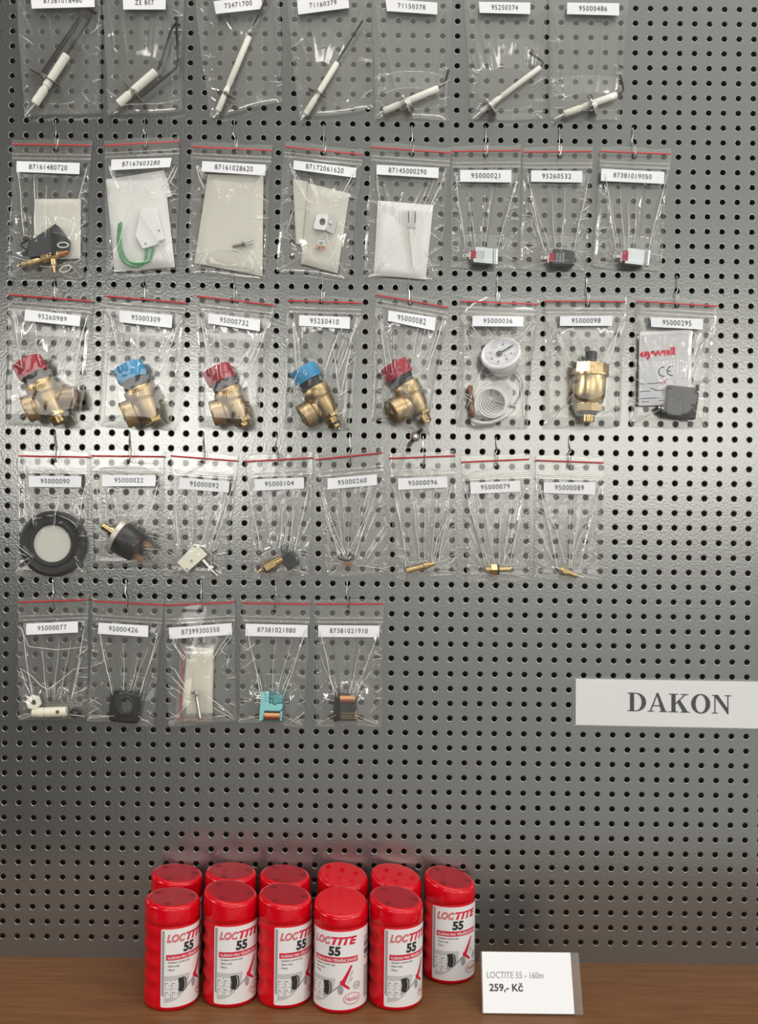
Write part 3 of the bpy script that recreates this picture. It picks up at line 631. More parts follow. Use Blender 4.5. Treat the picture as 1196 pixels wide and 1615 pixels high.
# 87167603280: white packet, white block, green wires
n = '87167603280'
mb = MB(); pillow(mb, ((167, 283), (258.7, 268.4), (276, 421), (180.6, 429)), .0035, .005, 2); mb2 = MB(); mb2.prism([W(258.7, 268.4, .0055), W(271.5, 309, .0045), (W(263.5, 311, .0045)), W(259.4, 290, .005)], (0, .0008, 0))
r0 = empty('paper_packet', W(220, 350, .004), 'large white paper packet behind the green wires ' + inbag(n), 'packet'); mb.build('wrapper', 'pouch', r0); mb2.build('folded_flap', 'pouch', r0)
r0 = empty('connector_block', W(240, 365, .011), 'white plastic block on the green wires ' + inbag(n), 'connector')
mb = MB(); pxprism(mb, [(222.4, 327), (245.8, 329), (260, 377), (249, 381), (247, 386), (224.7, 393), (213, 372)], .0135, .0045); mb.build('block_body', 'white', r0, bevel=.0008)
for (x, y, r) in ((229.6, 384.5, 1.7), (251, 363.5, 1.8)):
    mb = MB(); A = W(x, y, .0136); mb.lathe(A, (0, -1, 0), [(0, r * s), (.0002, r * s)], 14); mb.build('screw_hole', 'greyink', r0)
for k, pts in enumerate((((188, 352.5), (185.8, 382.6), (192, 408), (206, 419.5), (222.4, 418.5), (229.5, 408), (231.3, 393)), ((191, 350), (189.5, 380), (196, 404), (208.5, 414.5), (224, 415), (236, 410.5), (242, 390)))):
    mb = MB(); mb.tube(smooth_path([W(x, y, .0105 + .001 * k) for x, y in pts], 6), .0012, 8)
    tag(mb.build('green_wire', 'green'), '%s green wire looping under the white block %s' % (('outer', 'inner')[k], inbag(n)), 'wire', 'green wires in a bag')

# 87161028620: beige packet, screw
n = '87161028620'
mb = MB(); pillow(mb, ((328, 275), (415.7, 277), (414, 436), (306.6, 415)), .0035, .0036, 3); tag(mb.build('paper_packet', 'beige'), 'beige packet with small screw in front ' + inbag(n), 'packet')
d = .0095; A, ax, L = along((367, 389), (400.3, 380.6), d); s = S(d); r0 = empty('small_screw', A, 'little dark screw in front of the beige packet ' + inbag(n), 'screw')
mb = MB(); mb.lathe(A, ax, [(0, .8 * s), (1 * s, 2.1 * s), (14 * s, 2.1 * s), (15 * s, 1.5 * s), (19 * s, 1.5 * s)], 14); mb.build('screw_shank', 'darksteel', r0)
mb = MB(); mb.lathe(A + ax * 16.5 * s, ax, [(0, 4.6 * s), (3 * s, 4.6 * s)], 8); mb.build('screw_collar', 'darksteel', r0)
for k in (-1, 1):
    mb = MB(); e2 = ax.cross(Vector((0, 1, 0))); mb.tube([A + ax * 19 * s + e2 * k * 1.5 * s, A + ax * L + e2 * k * 1.7 * s], .9 * s, 8); mb.build('screw_prong', 'steel', r0)

# 87172061620: packets, bracket, sensor
n = '87172061620'
mb = MB(); pillow(mb, ((486.2, 288.7), (551.8, 305), (532.5, 431.5), (475, 416)), .0040, .0034, 4); tag(mb.build('paper_packet', 'beige'), 'long beige packet behind the pale bracket ' + inbag(n), 'packet')
mb = MB(); pillow(mb, ((462, 282), (487, 286), (478, 388), (467, 384)), .0028, .0010, 5); tag(mb.build('paper_packet', 'beige'), 'narrow pale packet behind the long beige one ' + inbag(n), 'packet')
r0 = empty('metal_bracket', W(508, 350, .012), 'pale metal bracket with a round hole ' + inbag(n), 'bracket')
q = quadmap(((499.7, 336.7), (519, 337.9), (514.3, 363.6), (494.4, 360.7)))
mb = MB(); N = 24; outer = []; inner = []
for k in range(N):
    a = 2 * PI * (k + .5) / N; c_, s_ = math.cos(a), math.sin(a); m_ = max(abs(c_), abs(s_)); outer.append(q(.5 + c_ / m_ * .5, .5 + s_ / m_ * .5)); inner.append((508.8 + 4.8 * c_, 349.8 - 5.6 * s_))
v = [W(x, y, .0155) for x, y in outer] + [W(x, y, .0155) for x, y in inner] + [W(x, y, .0125) for x, y in inner] + [W(x, y, .0085) for x, y in outer]
f = []
for k in range(N):
    k2 = (k + 1) % N; f += [[k, k2, N + k2, N + k], [N + k, N + k2, 2 * N + k2, 2 * N + k], [k, k2, 3 * N + k2, 3 * N + k]]
mb.add(v, f); mb.build('bracket_face', 'white', r0, ang=30)
mb = MB(); mb.prism([W(519, 338, .0150), W(532, 346, .0095), W(526.6, 369.5, .0095), W(514.5, 363.4, .0150)], (0, .001, 0)); mb.build('bracket_side', 'pale', r0)
mb = MB(); mb.lathe(W(521.5, 352, .0128), (0, -1, 0), [(0, 3 * S(0)), (.0012, 2.6 * S(0)), (.0016, 1.2 * S(0))], 14); mb.build('bracket_screw', 'steel', r0)
r0 = empty('flame_sensor', W(507, 384, .011), 'tiny square glass sensor with copper legs below the bracket ' + inbag(n), 'sensor')
mb = MB(); pxprism(mb, [(502, 379), (511.4, 379.4), (511, 388), (501.6, 387.6)], .0118, .002); mb.build('sensor_frame', 'white', r0, bevel=.0003)
mb = MB(); pxprism(mb, [(503.7, 380.7), (509.8, 381), (509.5, 386.3), (503.5, 386)], .0120, .0006); mb.build('sensor_window', 'greyink', r0)
for k, (x, y) in enumerate(((500, 393), (506, 396), (512, 392))):
    mb = MB(); mb.tube([W(505 + k * 1.5, 387, .0105), W(x, y - 2, .0105), W(x - 2, y, .0105)], .0009, 7); mb.build('sensor_leg', 'copper', r0)

# 87145000290: sheet and igniter
n = '87145000290'
r0 = empty('folded_sheet', W(638, 378, .004), 'folded white instruction sheet ' + inbag(n), 'paper')
mb = MB(); pillow(mb, ((596, 316.3), (683.7, 323.4), (671.7, 440.8), (589.7, 434)), .0030, .0042, 6); sh = mb.build('sheet', 'sheet', r0)
mb = MB()
put_text(mb, '029 0', lambda a, b_: W(622.5 - b_ * 6 + a * .5, 317.5 + (1 - a) * 22, .0078), off=.004)
mb.build('grey_print', 'paleink', sh, recalc=False, smooth=False)
mb = MB()
for k, (x, y, l) in enumerate(((604, 321, 10), (608, 322, 14), (625.5, 341, 6), (631, 335, 18), (636, 332, 22), (641, 333, 20), (650.5, 333, 18))):
    mb.poly([W(x - .6, y, .0078), W(x + .6, y, .0078), W(x + .3, y + l, .0078), W(x - .9, y + l, .0078)])
mb.build('grey_rules', 'paleink', sh, recalc=False, smooth=False)
d = .0098; s = S(d); r0 = empty('hot_surface_igniter', W(650, 385, d), 'white stick igniter with two dark pins ' + inbag(n), 'igniter')
A, ax, L = along((647.8, 360.9), (653.6, 423.3), d)
mb = MB(); mb.lathe(A, ax, [(0, 3.4 * s), (25 * s, 3.4 * s), (25.5 * s, 2.8 * s), (L, 2.6 * s)], 4, tw=PI / 4); mb.build('ceramic_stick', 'ceramic', r0, ang=20)
mb = MB(); pxprism(mb, [(643, 351), (655.5, 352.5), (655.5, 360), (643, 359)], .0118, .003); mb.build('igniter_base', 'pale', r0, bevel=.0004)
for x in (644.4, 654.6):
    mb = MB(); mb.tube([W(x, 352, .010), W(x + .6, 342, .010), W(x, 333, .010)], .0006, 7); mb.build('igniter_pin', 'darksteel', r0)

# thermostats
def thermostat(num, desc, q, red, pin, body, redm, roll, lines=None, ink='greyink'):
    d = .0155; qm = quadmap(q); s = S(d)
    r0 = empty('thermostat', W(*qm(.5, .5), d), desc + ' ' + inbag(num), 'thermostat', 'thermostats in the second row')
    mb = MB(); pts = [q[0], (q[1][0] - 3, q[1][1] - .3)]
    v0 = [W(*p, d) for p in q]
    mb.prism(v0, (0, .0007, 0))
    if roll:   # clip end rolled into a bead
        a, b_ = W(q[1][0] + roll, q[1][1] + 1, d - .002), W(q[2][0] + roll, q[2][1] + 1.5, d - .002)
        mb.prism([W(q[1][0], q[1][1], d), W(q[1][0] + roll, q[1][1] + .5, d - .0035), W(q[2][0] + roll, q[2][1] + .5, d - .0035), W(q[2][0], q[2][1], d)], (0, .0006, 0))
        ax = (b_ - a); mb.lathe(a, ax, [(0, 3.6 * s), (ax.length, 3.6 * s)], 20)
    else:
        mb.prism([W(q[1][0], q[1][1], d), W(q[1][0] + 1.5, q[1][1] + .3, d - .003), W(q[2][0] + 1.5, q[2][1] + .3, d - .003), W(q[2][0], q[2][1], d)], (0, .007, 0))
    clip = mb.build('spring_clip', body, r0, bevel=.0003)
    mb = MB(); pxprism(mb, [(q[0][0] - 1, q[0][1] + 4), (q[1][0] - 1, q[1][1] + 3), (q[2][0] - 2, q[2][1] + 3.4), (q[3][0] - 2, q[3][1] + 4)], d - .0012, .007); mb.build('housing', 'black', r0, bevel=.0005)
    mb = MB(); (x0, y0), (x1, y1) = red; pxprism(mb, [(x0 + .8, y0), (x1 + .6, y0 + .6), (x1 - .4, y1), (x0 - .6, y1 - .8)], d + .0005, .006); mb.build('plastic_end', redm, r0, bevel=.0005)
    mb = MB(); pxprism(mb, [(x0 - 2.0, y0 + 3), (x0 + .6, y0 + 2), (x0 - .4, y1 + 1), (x0 - 2.6, y1 + 1)], d - .0006, .003); mb.build('end_plate', 'white', r0, bevel=.0003)
    (x0, y0), (x1, y1) = pin; mb = MB(); cx, cy = (x0 * .68 + x1 * .32), (y0 + y1) / 2
    N = 16; o_ = [(x1, y0 + .3), (x0 + 1, y0), (x0, y0 + 1), (x0, y1 - 1), (x0 + .8, y1), (x1, y1 - .3)]
    pxprism(mb, o_, d - .001, .0007); tab = mb.build('terminal_tab', 'steel', r0, bevel=.0002)
    mb = MB(); mb.lathe(W(cx, cy, d - .0009), (0, -1, 0), [(0, 1.2 * s), (.0001, 1.2 * s)], 12); mb.build('tab_hole', 'ink', tab)
    if lines:
        mb = MB()
        for k, t in enumerate(lines):
            u0 = .16 + k * .145
            put_text(mb, t, lambda a, b_: W(*qm(u0 + (1 - b_) * .10, .12 + a * .62 + .02 * k), d + .00045), off=.003)
        mb.build('printed_code', ink, clip, recalc=False, smooth=False)
thermostat('95000021', 'silver-clipped thermostat with red end and grey printed code', ((750.4, 389.3), (776.6, 392), (776, 416), (746.7, 413.2)), ((743, 394.8), (751.3, 407.7)), ((729.7, 400.4), (741.5, 405.6)), 'zinc', 'redcap', 6, ('77335', 'D1518', '1940'))
thermostat('95260532', 'black-clipped thermostat with red end and pale printed code', ((873, 392), (905.8, 394.4), (904.9, 417.8), (871.7, 416)), ((866.7, 398.5), (874.5, 413)), ((853.3, 404), (864.8, 409)), 'charcoal', 'redcap', 0, ('77335', 'C080C', '1440'), 'paleink')
thermostat('87381019050', 'silver-clipped thermostat with magenta end and no print', ((990.5, 390.7), (1016.2, 394.4), (1013.5, 418.3), (985.9, 415)), ((982.2, 394.8), (991.4, 411.4)), ((967.5, 401.7), (979.8, 406.8)), 'zinc', 'thermored', 7)

# safety valves
def valve(num, desc, T, ang, k, capm, port_end, total, mouth=False, oring=False, second=None, stub=True, hr=None):
    d = .0185; s = S(d) * k
    A = W(T[0], T[1], d); B = W(T[0] + 10 * ang[0], T[1] + 10 * ang[1], d); ax = (B - A).normalized()
    side = Vector((0, -1, 0)).cross(ax).normalized()
    r0 = empty('safety_valve', A + ax * 60 * s, desc + ' ' + inbag(num), 'valve', 'safety valves in the third row')
    mb = MB(); prof = [(0, 16 * s), (.6 * s, 21 * s), (2 * s, 22.2 * s), (22.5 * s, 21.6 * s), (24 * s, 21 * s), (24 * s, 18 * s)]
    mb.lathe(A, ax, prof, 40); cap = mb.build('cap', capm, r0, ang=35)
    mb = MB()
    for i in range(40):                      # fine grip ribs on the cap
        a = 2 * PI * i / 40; e = (side * math.cos(a) + ax.cross(side) * math.sin(a))
        mb.box(A + ax * 12.5 * s + e * 21.9 * s, ax * 9.2 * s, e * .35 * s, ax.cross(e) * .45 * s)
    mb.build('cap_rib', capm, cap)
    mb = MB(); mb.lathe(A, ax, [(23 * s, 18 * s), (26 * s, 18.6 * s), (33 * s, 17.4 * s), (37.5 * s, 18.5 * s), (38 * s, 17 * s)], 36); mb.build('neck', 'black', r0)
    mb = MB(); mb.lathe(A, ax, [(37.5 * s, 18 * s), (38 * s, 21 * s), (39.5 * s, 22.2 * s), (55 * s, 22 * s), (57 * s, 20.8 * s), (57.4 * s, 19 * s), (59 * s, 19 * s), (60 * s, 20 * s), (70 * s, 19 * s), (80 * s, 16.5 * s), (88 * s, 13.5 * s)], 40); bd = mb.build('body', 'castbrass', r0)
    mb = MB(); put_text(mb, '1/2', lambda a, b_: A + ax * (53 - b_ * 9) * s + (side * math.sin((a - .35) * .75) + Vector((0, -1, 0)) * math.cos((a - .35) * .75)) * 22.35 * s, off=.01)
    mb.build('cast_mark', 'brass', bd, recalc=False, smooth=False)
    mb = MB(); mb.lathe(A, ax, [(82 * s, 13.2 * s), (83 * s, 14.8 * s), (93 * s, 14.8 * s), (94 * s, 13.2 * s)], 6, tw=.4); mb.build('hexagon', 'brass', r0, ang=20)
    if stub:
        prof = [(93 * s, 9.7 * s), (95 * s, 9.7 * s)]; u = 95.0
        while u < total - 2:
            prof += [(u * s, 11 * s), ((u + .9) * s, 11 * s), ((u + 1.3) * s, 9.7 * s), ((u + 1.9) * s, 9.7 * s)]; u += 2.2
        prof += [(total * s, 9.4 * s), (total * s, 6.5 * s), ((total - 6) * s, 6.2 * s)]
        mb = MB(); mb.lathe(A, ax, prof, 28); mb.build('threaded_end', 'brass', r0, ang=25)
        if oring: mb = MB(); mb.lathe(A, ax, [(103 * s, 10.4 * s), (103.6 * s, 12 * s), (106 * s, 12 * s), (106.6 * s, 10.4 * s)], 28); mb.build('o_ring', 'rubber', r0)
    def port(end, fwd, rad, nm):
        P = A + ax * 67 * s; E = W(end[0], end[1], d + fwd); v = E - P; L = v.length
        mb = MB(); R = rad * s
        mb.lathe(P, v, [(0, R * .72), (L * .45, R * .78), (L * .52, R * .98), (L * .58, R), (L * .97, R), (L, R * .95), (L, R * .70), (L * .86, R * .68), (L * .84, R * .73), (L * .80, R * .68), (L * .55, R * .66)], 36)
        return mb.build(nm, 'castbrass', r0, ang=30)
    port(port_end, .010 if mouth else .004, 19.5, 'side_port')
    if second: port(second, .002, 15.5, 'side_port')
valve('95260989', 'red-capped brass safety valve with ports to both sides', (41.6, 568.9), (.484, .876), 1.08, 'redcap', (40, 647), 104, second=(122, 625))
valve('95000309', 'blue-capped brass safety valve without a threaded end', (200.3, 575.7), (.416, .909), 1.08, 'bluecap', (195, 656), 94, stub=False)
valve('95000732', 'red-capped brass safety valve pointing down to the right', (340, 580), (.442, .897), 1.04, 'redcap', (334, 653), 99)
valve('95250410', 'blue-capped brass safety valve with O-ring on its threaded end', (477, 580), (.498, .867), .98, 'bluecap', (477, 658), 110, oring=True)
valve('95000082', 'red-capped brass safety valve with open threaded side port', (619.8, 573.4), (.49, .872), 1.01, 'redcap', (616.5, 650), 107, mouth=True)

# dial thermometer with capillary
n = '95000036'; d = .030; s = S(d)
F = W(790, 556.5, d); bk = W(796, 577, d - .016); ax = (bk - F).normalized()
r0 = empty('dial_thermometer', F, 'round white dial thermometer with black needle and coiled grey tube ' + inbag(n), 'thermometer')
mb = MB(); mb.lathe(F, ax, [(.0012, 26.5 * s), (-.0006, 27.5 * s), (-.0012, 29.8 * s), (0, 31.8 * s), (.003, 32 * s), (.0042, 30.5 * s), (.0046, 28.5 * s), (.016, 26.5 * s), (.019, 24 * s)], 56, c0=False); mb.build('housing', 'white', r0)
mb = MB(); mb.lathe(F + ax * .0008, ax, [(0, 27 * s), (.0004, 27 * s)], 48); dial = mb.build('dial_face', 'dial', r0)
fx = Vector((1, 0, 0)); fx = (fx - ax * fx.dot(ax)).normalized(); fz = fx.cross(ax).normalized()
if fz.z < 0: fz = -fz
def onface(x, y, l=.0009): return F + fx * x * s + fz * y * s - ax * (l - .0008)
mb = MB()
for i, t in enumerate(('0', '20', '40', '60', '80', '100', '120')):
    a = math.radians(75 - i * 45); cx, cy = 17 * math.cos(a), 17 * math.sin(a); wt, ht = (3.6 if len(t) < 3 else 5), 3.4; rot = a - PI / 2
    put_text(mb, t, lambda p, q_: onface(cx + ((p - .5) * wt) * math.cos(rot) - (q_ - .5) * ht * math.sin(rot), cy + (p - .5) * wt * math.sin(rot) + (q_ - .5) * ht * math.cos(rot)), off=.01)
for i in range(25):
    a = math.radians(75 - i * 11.25); c_, s_ = math.cos(a), math.sin(a); r1 = 21 if i % 4 == 0 else 22.2
    mb.poly([onface(r1 * c_ - .3 * s_, r1 * s_ + .3 * c_), onface(24 * c_ - .3 * s_, 24 * s_ + .3 * c_), onface(24 * c_ + .3 * s_, 24 * s_ - .3 * c_), onface(r1 * c_ + .3 * s_, r1 * s_ - .3 * c_)])
put_text(mb, 'C', lambda p, q_: onface(5 + p * 3, -8 + q_ * 3.4), off=.01)
mb.build('dial_print', 'ink', dial, recalc=False, smooth=False)
mb = MB(); hb = (-2.5, -1.5)
tip = (21, 10.5); nv = Vector((tip[0] - hb[0], tip[1] - hb[1])).normalized(); pv = (-nv[1], nv[0])
mb.prism([onface(hb[0] + pv[0] * 1.1, hb[1] + pv[1] * 1.1, .0016), onface(tip[0] + pv[0] * .6, tip[1] + pv[1] * .6, .0016), onface(tip[0] - pv[0] * .6, tip[1] - pv[1] * .6, .0016), onface(hb[0] - pv[0] * 1.1, hb[1] - pv[1] * 1.1, .0016)], ax * .0003)
mb.lathe(onface(hb[0], hb[1], .001), -ax, [(0, 5 * s), (.0008, 5 * s), (.0014, 3.5 * s)], 24); mb.build('needle', 'black', r0)
mb = MB(); pts = []
for i in range(7 * 26 + 1):
    t = i / 26; a = 2 * PI * t + 2.6; R = 24 - t * .55; f_ = t / 7
    pts.append(W(773.5 + 17 * f_ + R * math.cos(a) * (1 - .12 * f_), 637 - 17 * f_ + R * math.sin(a), .030 - .020 * f_))
pts += [W(812, 640, .010), W(824, 622, .009), W(826, 606, .009), W(820, 592, .010), W(808, 580, .012)]
mb.tube(smooth_path(pts, 1), 1.75 * s, 8); mb.build('capillary_coil', 'tube', r0)
mb = MB(); mb.tube(smooth_path([W(x, y, .026) for x, y in ((747, 664), (760, 667), (776, 666), (793, 659), (803, 651), (809, 645))], 5), 3.0 * s, 10); mb.build('sleeve_tube', 'tube', r0)
mb = MB(); A, ax2, L = along((741.5, 608), (745.5, 659), .014); mb.lathe(A, ax2, [(0, 2.2 * s), (1.5 * s, 3.6 * s), (4 * s, 4.2 * s), (L * .45, 4.2 * s), (L * .47, 3.4 * s), (L * .55, 3.4 * s), (L * .57, 4.2 * s), (L - 4 * s, 4.2 * s), (L - 1 * s, 3 * s), (L, 1.6 * s)], 18); mb.build('sensing_bulb', 'bulb', r0)

# air vent
n = '95000098'; d = .019; s = S(d); A, ax, L = along((933, 554), (927, 666), d)
r0 = empty('air_vent', W(930, 610, d), 'upright brass air vent with black screw cap ' + inbag(n), 'air vent')
mb = MB(); mb.lathe(A, ax, [(0, 7 * s), (.8 * s, 8.6 * s), (2 * s, 9.2 * s), (16 * s, 9 * s), (17 * s, 8 * s), (20 * s, 8 * s)], 14); mb.build('screw_cap', 'black', r0, ang=20)
mb = MB(); mb.lathe(A, ax, [(19 * s, 24 * s), (20 * s, 28.5 * s), (35 * s, 28.5 * s), (36 * s, 27 * s)], 8, tw=.25); mb.build('hex_head', 'brass', r0, ang=20)
mb = MB(); mb.lathe(A, ax, [(35.5 * s, 29.5 * s), (38.5 * s, 29.5 * s), (39 * s, 25 * s), (44 * s, 25.5 * s), (70 * s, 25 * s), (80 * s, 22.5 * s), (83 * s, 20 * s), (84 * s, 20 * s)], 44); mb.build('body', 'brass', r0, ang=30)
mb = MB(); mb.lathe(A, ax, [(83 * s, 20 * s), (84 * s, 22 * s), (95 * s, 22 * s), (96 * s, 20 * s)], 6, tw=.5); mb.build('lower_hexagon', 'castbrass', r0, ang=20)
mb = MB(); mb.lathe(A, ax, [(95.5 * s, 12 * s), (96.5 * s, 14.2 * s), (99.5 * s, 14.2 * s), (100.5 * s, 12 * s)], 32); mb.build('o_ring', 'rubber', r0)
prof = [(99 * s, 9.8 * s)]; u = 100.0
while u < 110: prof += [(u * s, 10.8 * s), ((u + .9) * s, 10.8 * s), ((u + 1.3) * s, 9.6 * s), ((u + 1.9) * s, 9.6 * s)]; u += 2.3
prof += [(112 * s, 9 * s)]
mb = MB(); mb.lathe(A, ax, prof, 32); mb.build('threaded_end', 'brass', r0, ang=25)

# card with print and black box
n = '95000295'
r0 = empty('printed_card', W(1050, 580, .006), 'white folded card with red lettering and a conformity mark ' + inbag(n), 'card')
cq = ((1009.4, 523.5), (1092, 519.5), (1091, 640), (1007.6, 640)); cm = quadmap(cq)
mb = MB(); pxprism(mb, [cm(.0, .98), cm(.01, 1), cm(.97, 1), cm(1, .985), cm(1, .01), cm(.0, 0)], .0075, .0035); card = mb.build('card_sheet', 'white', r0, bevel=.0004)
mb = MB(); mb.poly([W(*p, .00765) for p in (cm(.02, .955), cm(.93, .955), cm(.93, .02), cm(.02, .02))]); mb.build('grey_panel', 'card', card, recalc=False)
mb = MB(); mb.poly([W(*p, .0077) for p in (cm(.01, .60), cm(.68, .60), cm(.68, .02), cm(.01, .02))]); mb.build('white_panel', 'dial', card, recalc=False)
def oncard(x0, y0, x1, y1, tilt=-4.2): return lambda a, b_: W(x0 + a * (x1 - x0), y0 + (y1 - y0) * (1 - b_) + tilt * (a - .5), .0079)
mb = MB(); put_text(mb, 'eywell', oncard(1009.6, 549, 1065, 565.5), off=.035, space=.92); mb.build('red_lettering', 'redink', card, recalc=False, smooth=False)
mb = MB()
def arc(cx, cy, r, a0, a1, wd):
    N = 16
    for i in range(N):
        t0 = math.radians(a0 + (a1 - a0) * i / N); t1 = math.radians(a0 + (a1 - a0) * (i + 1) / N)
        mb.poly([W(cx + rr * math.cos(t), cy - rr * math.sin(t), .0079) for rr, t in ((r, t0), (r, t1), (r - wd, t1), (r - wd, t0))])
arc(1046.5, 586.2, 8, 75, 285, 1.5); arc(1060, 585, 8, 75, 285, 1.5); mb.poly([W(x, y, .0079) for x, y in ((1053, 584.3), (1058.5, 584.3), (1058.5, 585.8), (1053, 585.8))])
mb.build('conformity_mark', 'ink', card, recalc=False, smooth=False)
mb = MB()
for (x0, y0, x1, y1, wd) in ((1043.5, 596.5, 1053, 607, .9), (1053, 596.8, 1045, 607.5, .9)): mb.poly([W(x0 - wd / 2, y0, .0080), W(x0 + wd / 2, y0, .0080), W(x1 + wd / 2, y1, .0080), W(x1 - wd / 2, y1, .0080)])
mb.build('red_cross', 'redink', card, recalc=False, smooth=False)
mb = MB()
for (x0, y0, x1, y1) in ((1011, 605.5, 1045, 603.5), (1011, 617.4, 1025.5, 616.6), (1026, 611.5, 1037, 615.8), (1037, 615.8, 1049, 615.2), (1011, 628.5, 1040, 627.5), (1013, 633.5, 1024, 633), (1037, 632, 1048, 631.4), (1044, 616.5, 1046.5, 620.5), (1046.5, 620.5, 1053, 612)):
    mb.poly([W(x0, y0 - .4, .0080), W(x1, y1 - .4, .0080), W(x1, y1 + .5, .0080), W(x0, y0 + .5, .0080)])
mb.build('line_drawing', 'ink', card, recalc=False, smooth=False)
r0 = empty('plastic_box', W(1076, 634, .012), 'glossy black plastic box in front of the white card ' + inbag(n), 'box')
mb = MB(); pxprism(mb, [(1054.7, 606.5), (1104, 611.8), (1102, 634), (1097.6, 661.8), (1070, 658), (1051, 656)], .0165, .010); mb.build('box_body', 'black', r0, bevel=.0012)
mb = MB(); pxprism(mb, [(1038, 642), (1052, 634), (1054, 656), (1042, 651)], .0135, .007); mb.build('box_foot', 'black', r0, bevel=.0012)
mb = MB(); pxprism(mb, [(1099.5, 606.5), (1103.3, 607), (1103, 613), (1099.5, 613)], .016, .004); mb.build('box_pin', 'black', r0)
mb = MB(); pxprism(mb, [(1074, 611), (1090, 612.5), (1090, 657), (1078, 656)], .0172, .003); mb.build('box_rib', 'black', r0, bevel=.0012)
for k in (0, 1):
    mb = MB(); mb.lathe(W(1040 + 5 * k, 643 + k, .0145), (0, -1, 0), [(0, 2 * S(0)), (.0012, 1.8 * S(0)), (.0018, .8 * S(0))], 12); mb.build('contact_stud', 'steel', r0)

# wing nut on the panel
r0 = empty('wing_nut', W(655.5, 688.7, .001), 'dark wing nut on a screw in the pegboard below the third row of bags', 'wing nut')
s = S(0); A = W(655.5, 688.7, .0003)
mb = MB(); mb.lathe(A, (0, -1, 0), [(0, 8.8 * s), (.0006, 8.8 * s), (.0007, 6.5 * s), (.004, 6.2 * s), (.005, 5.2 * s)], 28); mb.build('nut_body', 'darksteel', r0)
mb = MB(); mb.lathe(A, (0, -1, 0), [(.004, 3.4 * s), (.0068, 3.4 * s), (.0074, 2.4 * s)], 16); mb.build('screw_end', 'steel', r0)
for (x1, y1) in ((666.5, 675.5), (644.4, 703.5)):
    P = W(655.5 + (x1 - 655.5) * .35, 688.7 + (y1 - 688.7) * .35, .003); Q = W(x1, y1, .010); v = Q - P; wv = v.cross(Vector((0, 1, 0))).normalized()
    mb = MB(); mb.prism([P + wv * .0018, P + v * .55 + wv * .0022, Q + wv * .0015, Q - wv * .0015, P + v * .55 - wv * .0022, P - wv * .0018], Vector((0, .0012, 0))); mb.build('wing', 'darksteel', r0, bevel=.0004)

# ring gasket
n = '95000090'; d = .0055; s = S(d)
r0 = empty('ring_gasket', W(83.6, 857.4, d), 'large black rubber ring gasket with pale disc in its middle ' + inbag(n), 'gasket')
mb = MB(); mb.lathe(W(83.6, 857.4, .0045), (0, -1, 0), [(0, 50 * s), (.001, 51.8 * s), (.0025, 51.8 * s), (.0032, 50.5 * s), (.0034, 46 * s), (.0026, 44.5 * s), (.0026, 37 * s), (.0036, 35.5 * s), (.0036, 31 * s), (.003, 29.6 * s), (.0, 29.4 * s), (0, 50 * s)], 72, c0=False, c1=False); mb.build('rubber_ring', 'rubber', r0)
mb = MB(); mb.lathe(W(82.8, 857, .0048), (0, -1, 0), [(0, 29.5 * s), (.0009, 29.5 * s)], 48); mb.build('pale_disc', 'membrane', r0)

# pressure switch
n = '95000022'; d = .019; s = S(d); A, ax, L = along((161.5, 828.6), (217, 864), d)
r0 = empty('pressure_switch', W(190, 850, d), 'black pressure switch with steel flange and brass stud ' + inbag(n), 'switch')
mb = MB(); mb.lathe(A, ax, [(0, 5 * s), (.8 * s, 6 * s), (14 * s, 6 * s), (14.5 * s, 8 * s), (22 * s, 8.5 * s), (28 * s, 8.5 * s)], 22); mb.build('brass_stud', 'brass', r0)
mb = MB(); mb.lathe(A, ax, [(25 * s, 27 * s), (25.6 * s, 29.5 * s), (33 * s, 29.5 * s), (33.6 * s, 28.5 * s)], 44); mb.build('flange', 'flange', r0)
mb = MB(); mb.lathe(A, ax, [(33.4 * s, 26.0 * s), (50 * s, 26 * s), (66 * s, 24 * s), (68 * s, 22 * s)], 44); mb.build('body', 'black', r0)
e1 = ax.cross(Vector((0, 1, 0))).normalized()
for k in (-1, 1):
    mb = MB(); mb.box(A + ax * 75 * s + e1 * k * 12 * s, ax * 9 * s, Vector((0, .001, 0)), e1 * 4.2 * s); mb.build('terminal_tab', 'bulb', r0, bevel=.0004)

# micro switch
n = '95000092'; d = .0095; s = S(d)
r0 = empty('micro_switch', W(303, 880, d), 'cream micro switch with threaded plunger ' + inbag(n), 'switch')
mb = MB(); pxprism(mb, [(307.7, 857), (326.7, 875), (294.6, 903.2), (279, 887)], .0125, .006); mb.build('case', 'cream', r0, bevel=.0005)
mb = MB(); pxprism(mb, [(305.5, 865), (313, 870), (297, 885), (289.5, 880)], .0127, .0004); mb.build('case_recess', 'ceramic', r0)
for (x, y) in ((308, 862), (295, 897.7), (302.3, 885)):
    mb = MB(); mb.lathe(W(x, y, .0126), (0, -1, 0), [(0, 2 * s), (.0002, 2 * s)], 14); mb.build('mounting_hole', 'greyink', r0)
for (a, b_) in (((282, 889), (270.5, 899)), ((289, 896.5), (277.6, 906.8)), ((287, 871), (281, 877))):
    mb = MB(); mb.tube([W(*a, d), W(*b_, d)], .8 * s, 8); mb.build('contact_pin', 'steel', r0)
A, ax, L = along((319.5, 884), (343, 909.5), d); mb = MB(); mb.lathe(A, ax, [(0, 4.6 * s), (17 * s, 4.4 * s), (17 * s, 2.8 * s), (L - 2 * s, 2.8 * s), (L, 1.6 * s)], 18); mb.build('plunger', 'steel', r0)
mb = MB(); mb.lathe(A + ax * 15 * s, ax, [(0, 6.4 * s), (5 * s, 6.4 * s)], 6); mb.build('plunger_nut', 'white', r0, ang=20)
mb = MB(); mb.tube([W(337.5, 868, d), W(334.7, 898, d)], .7 * s, 7); mb.build('lever_wire', 'black', r0)

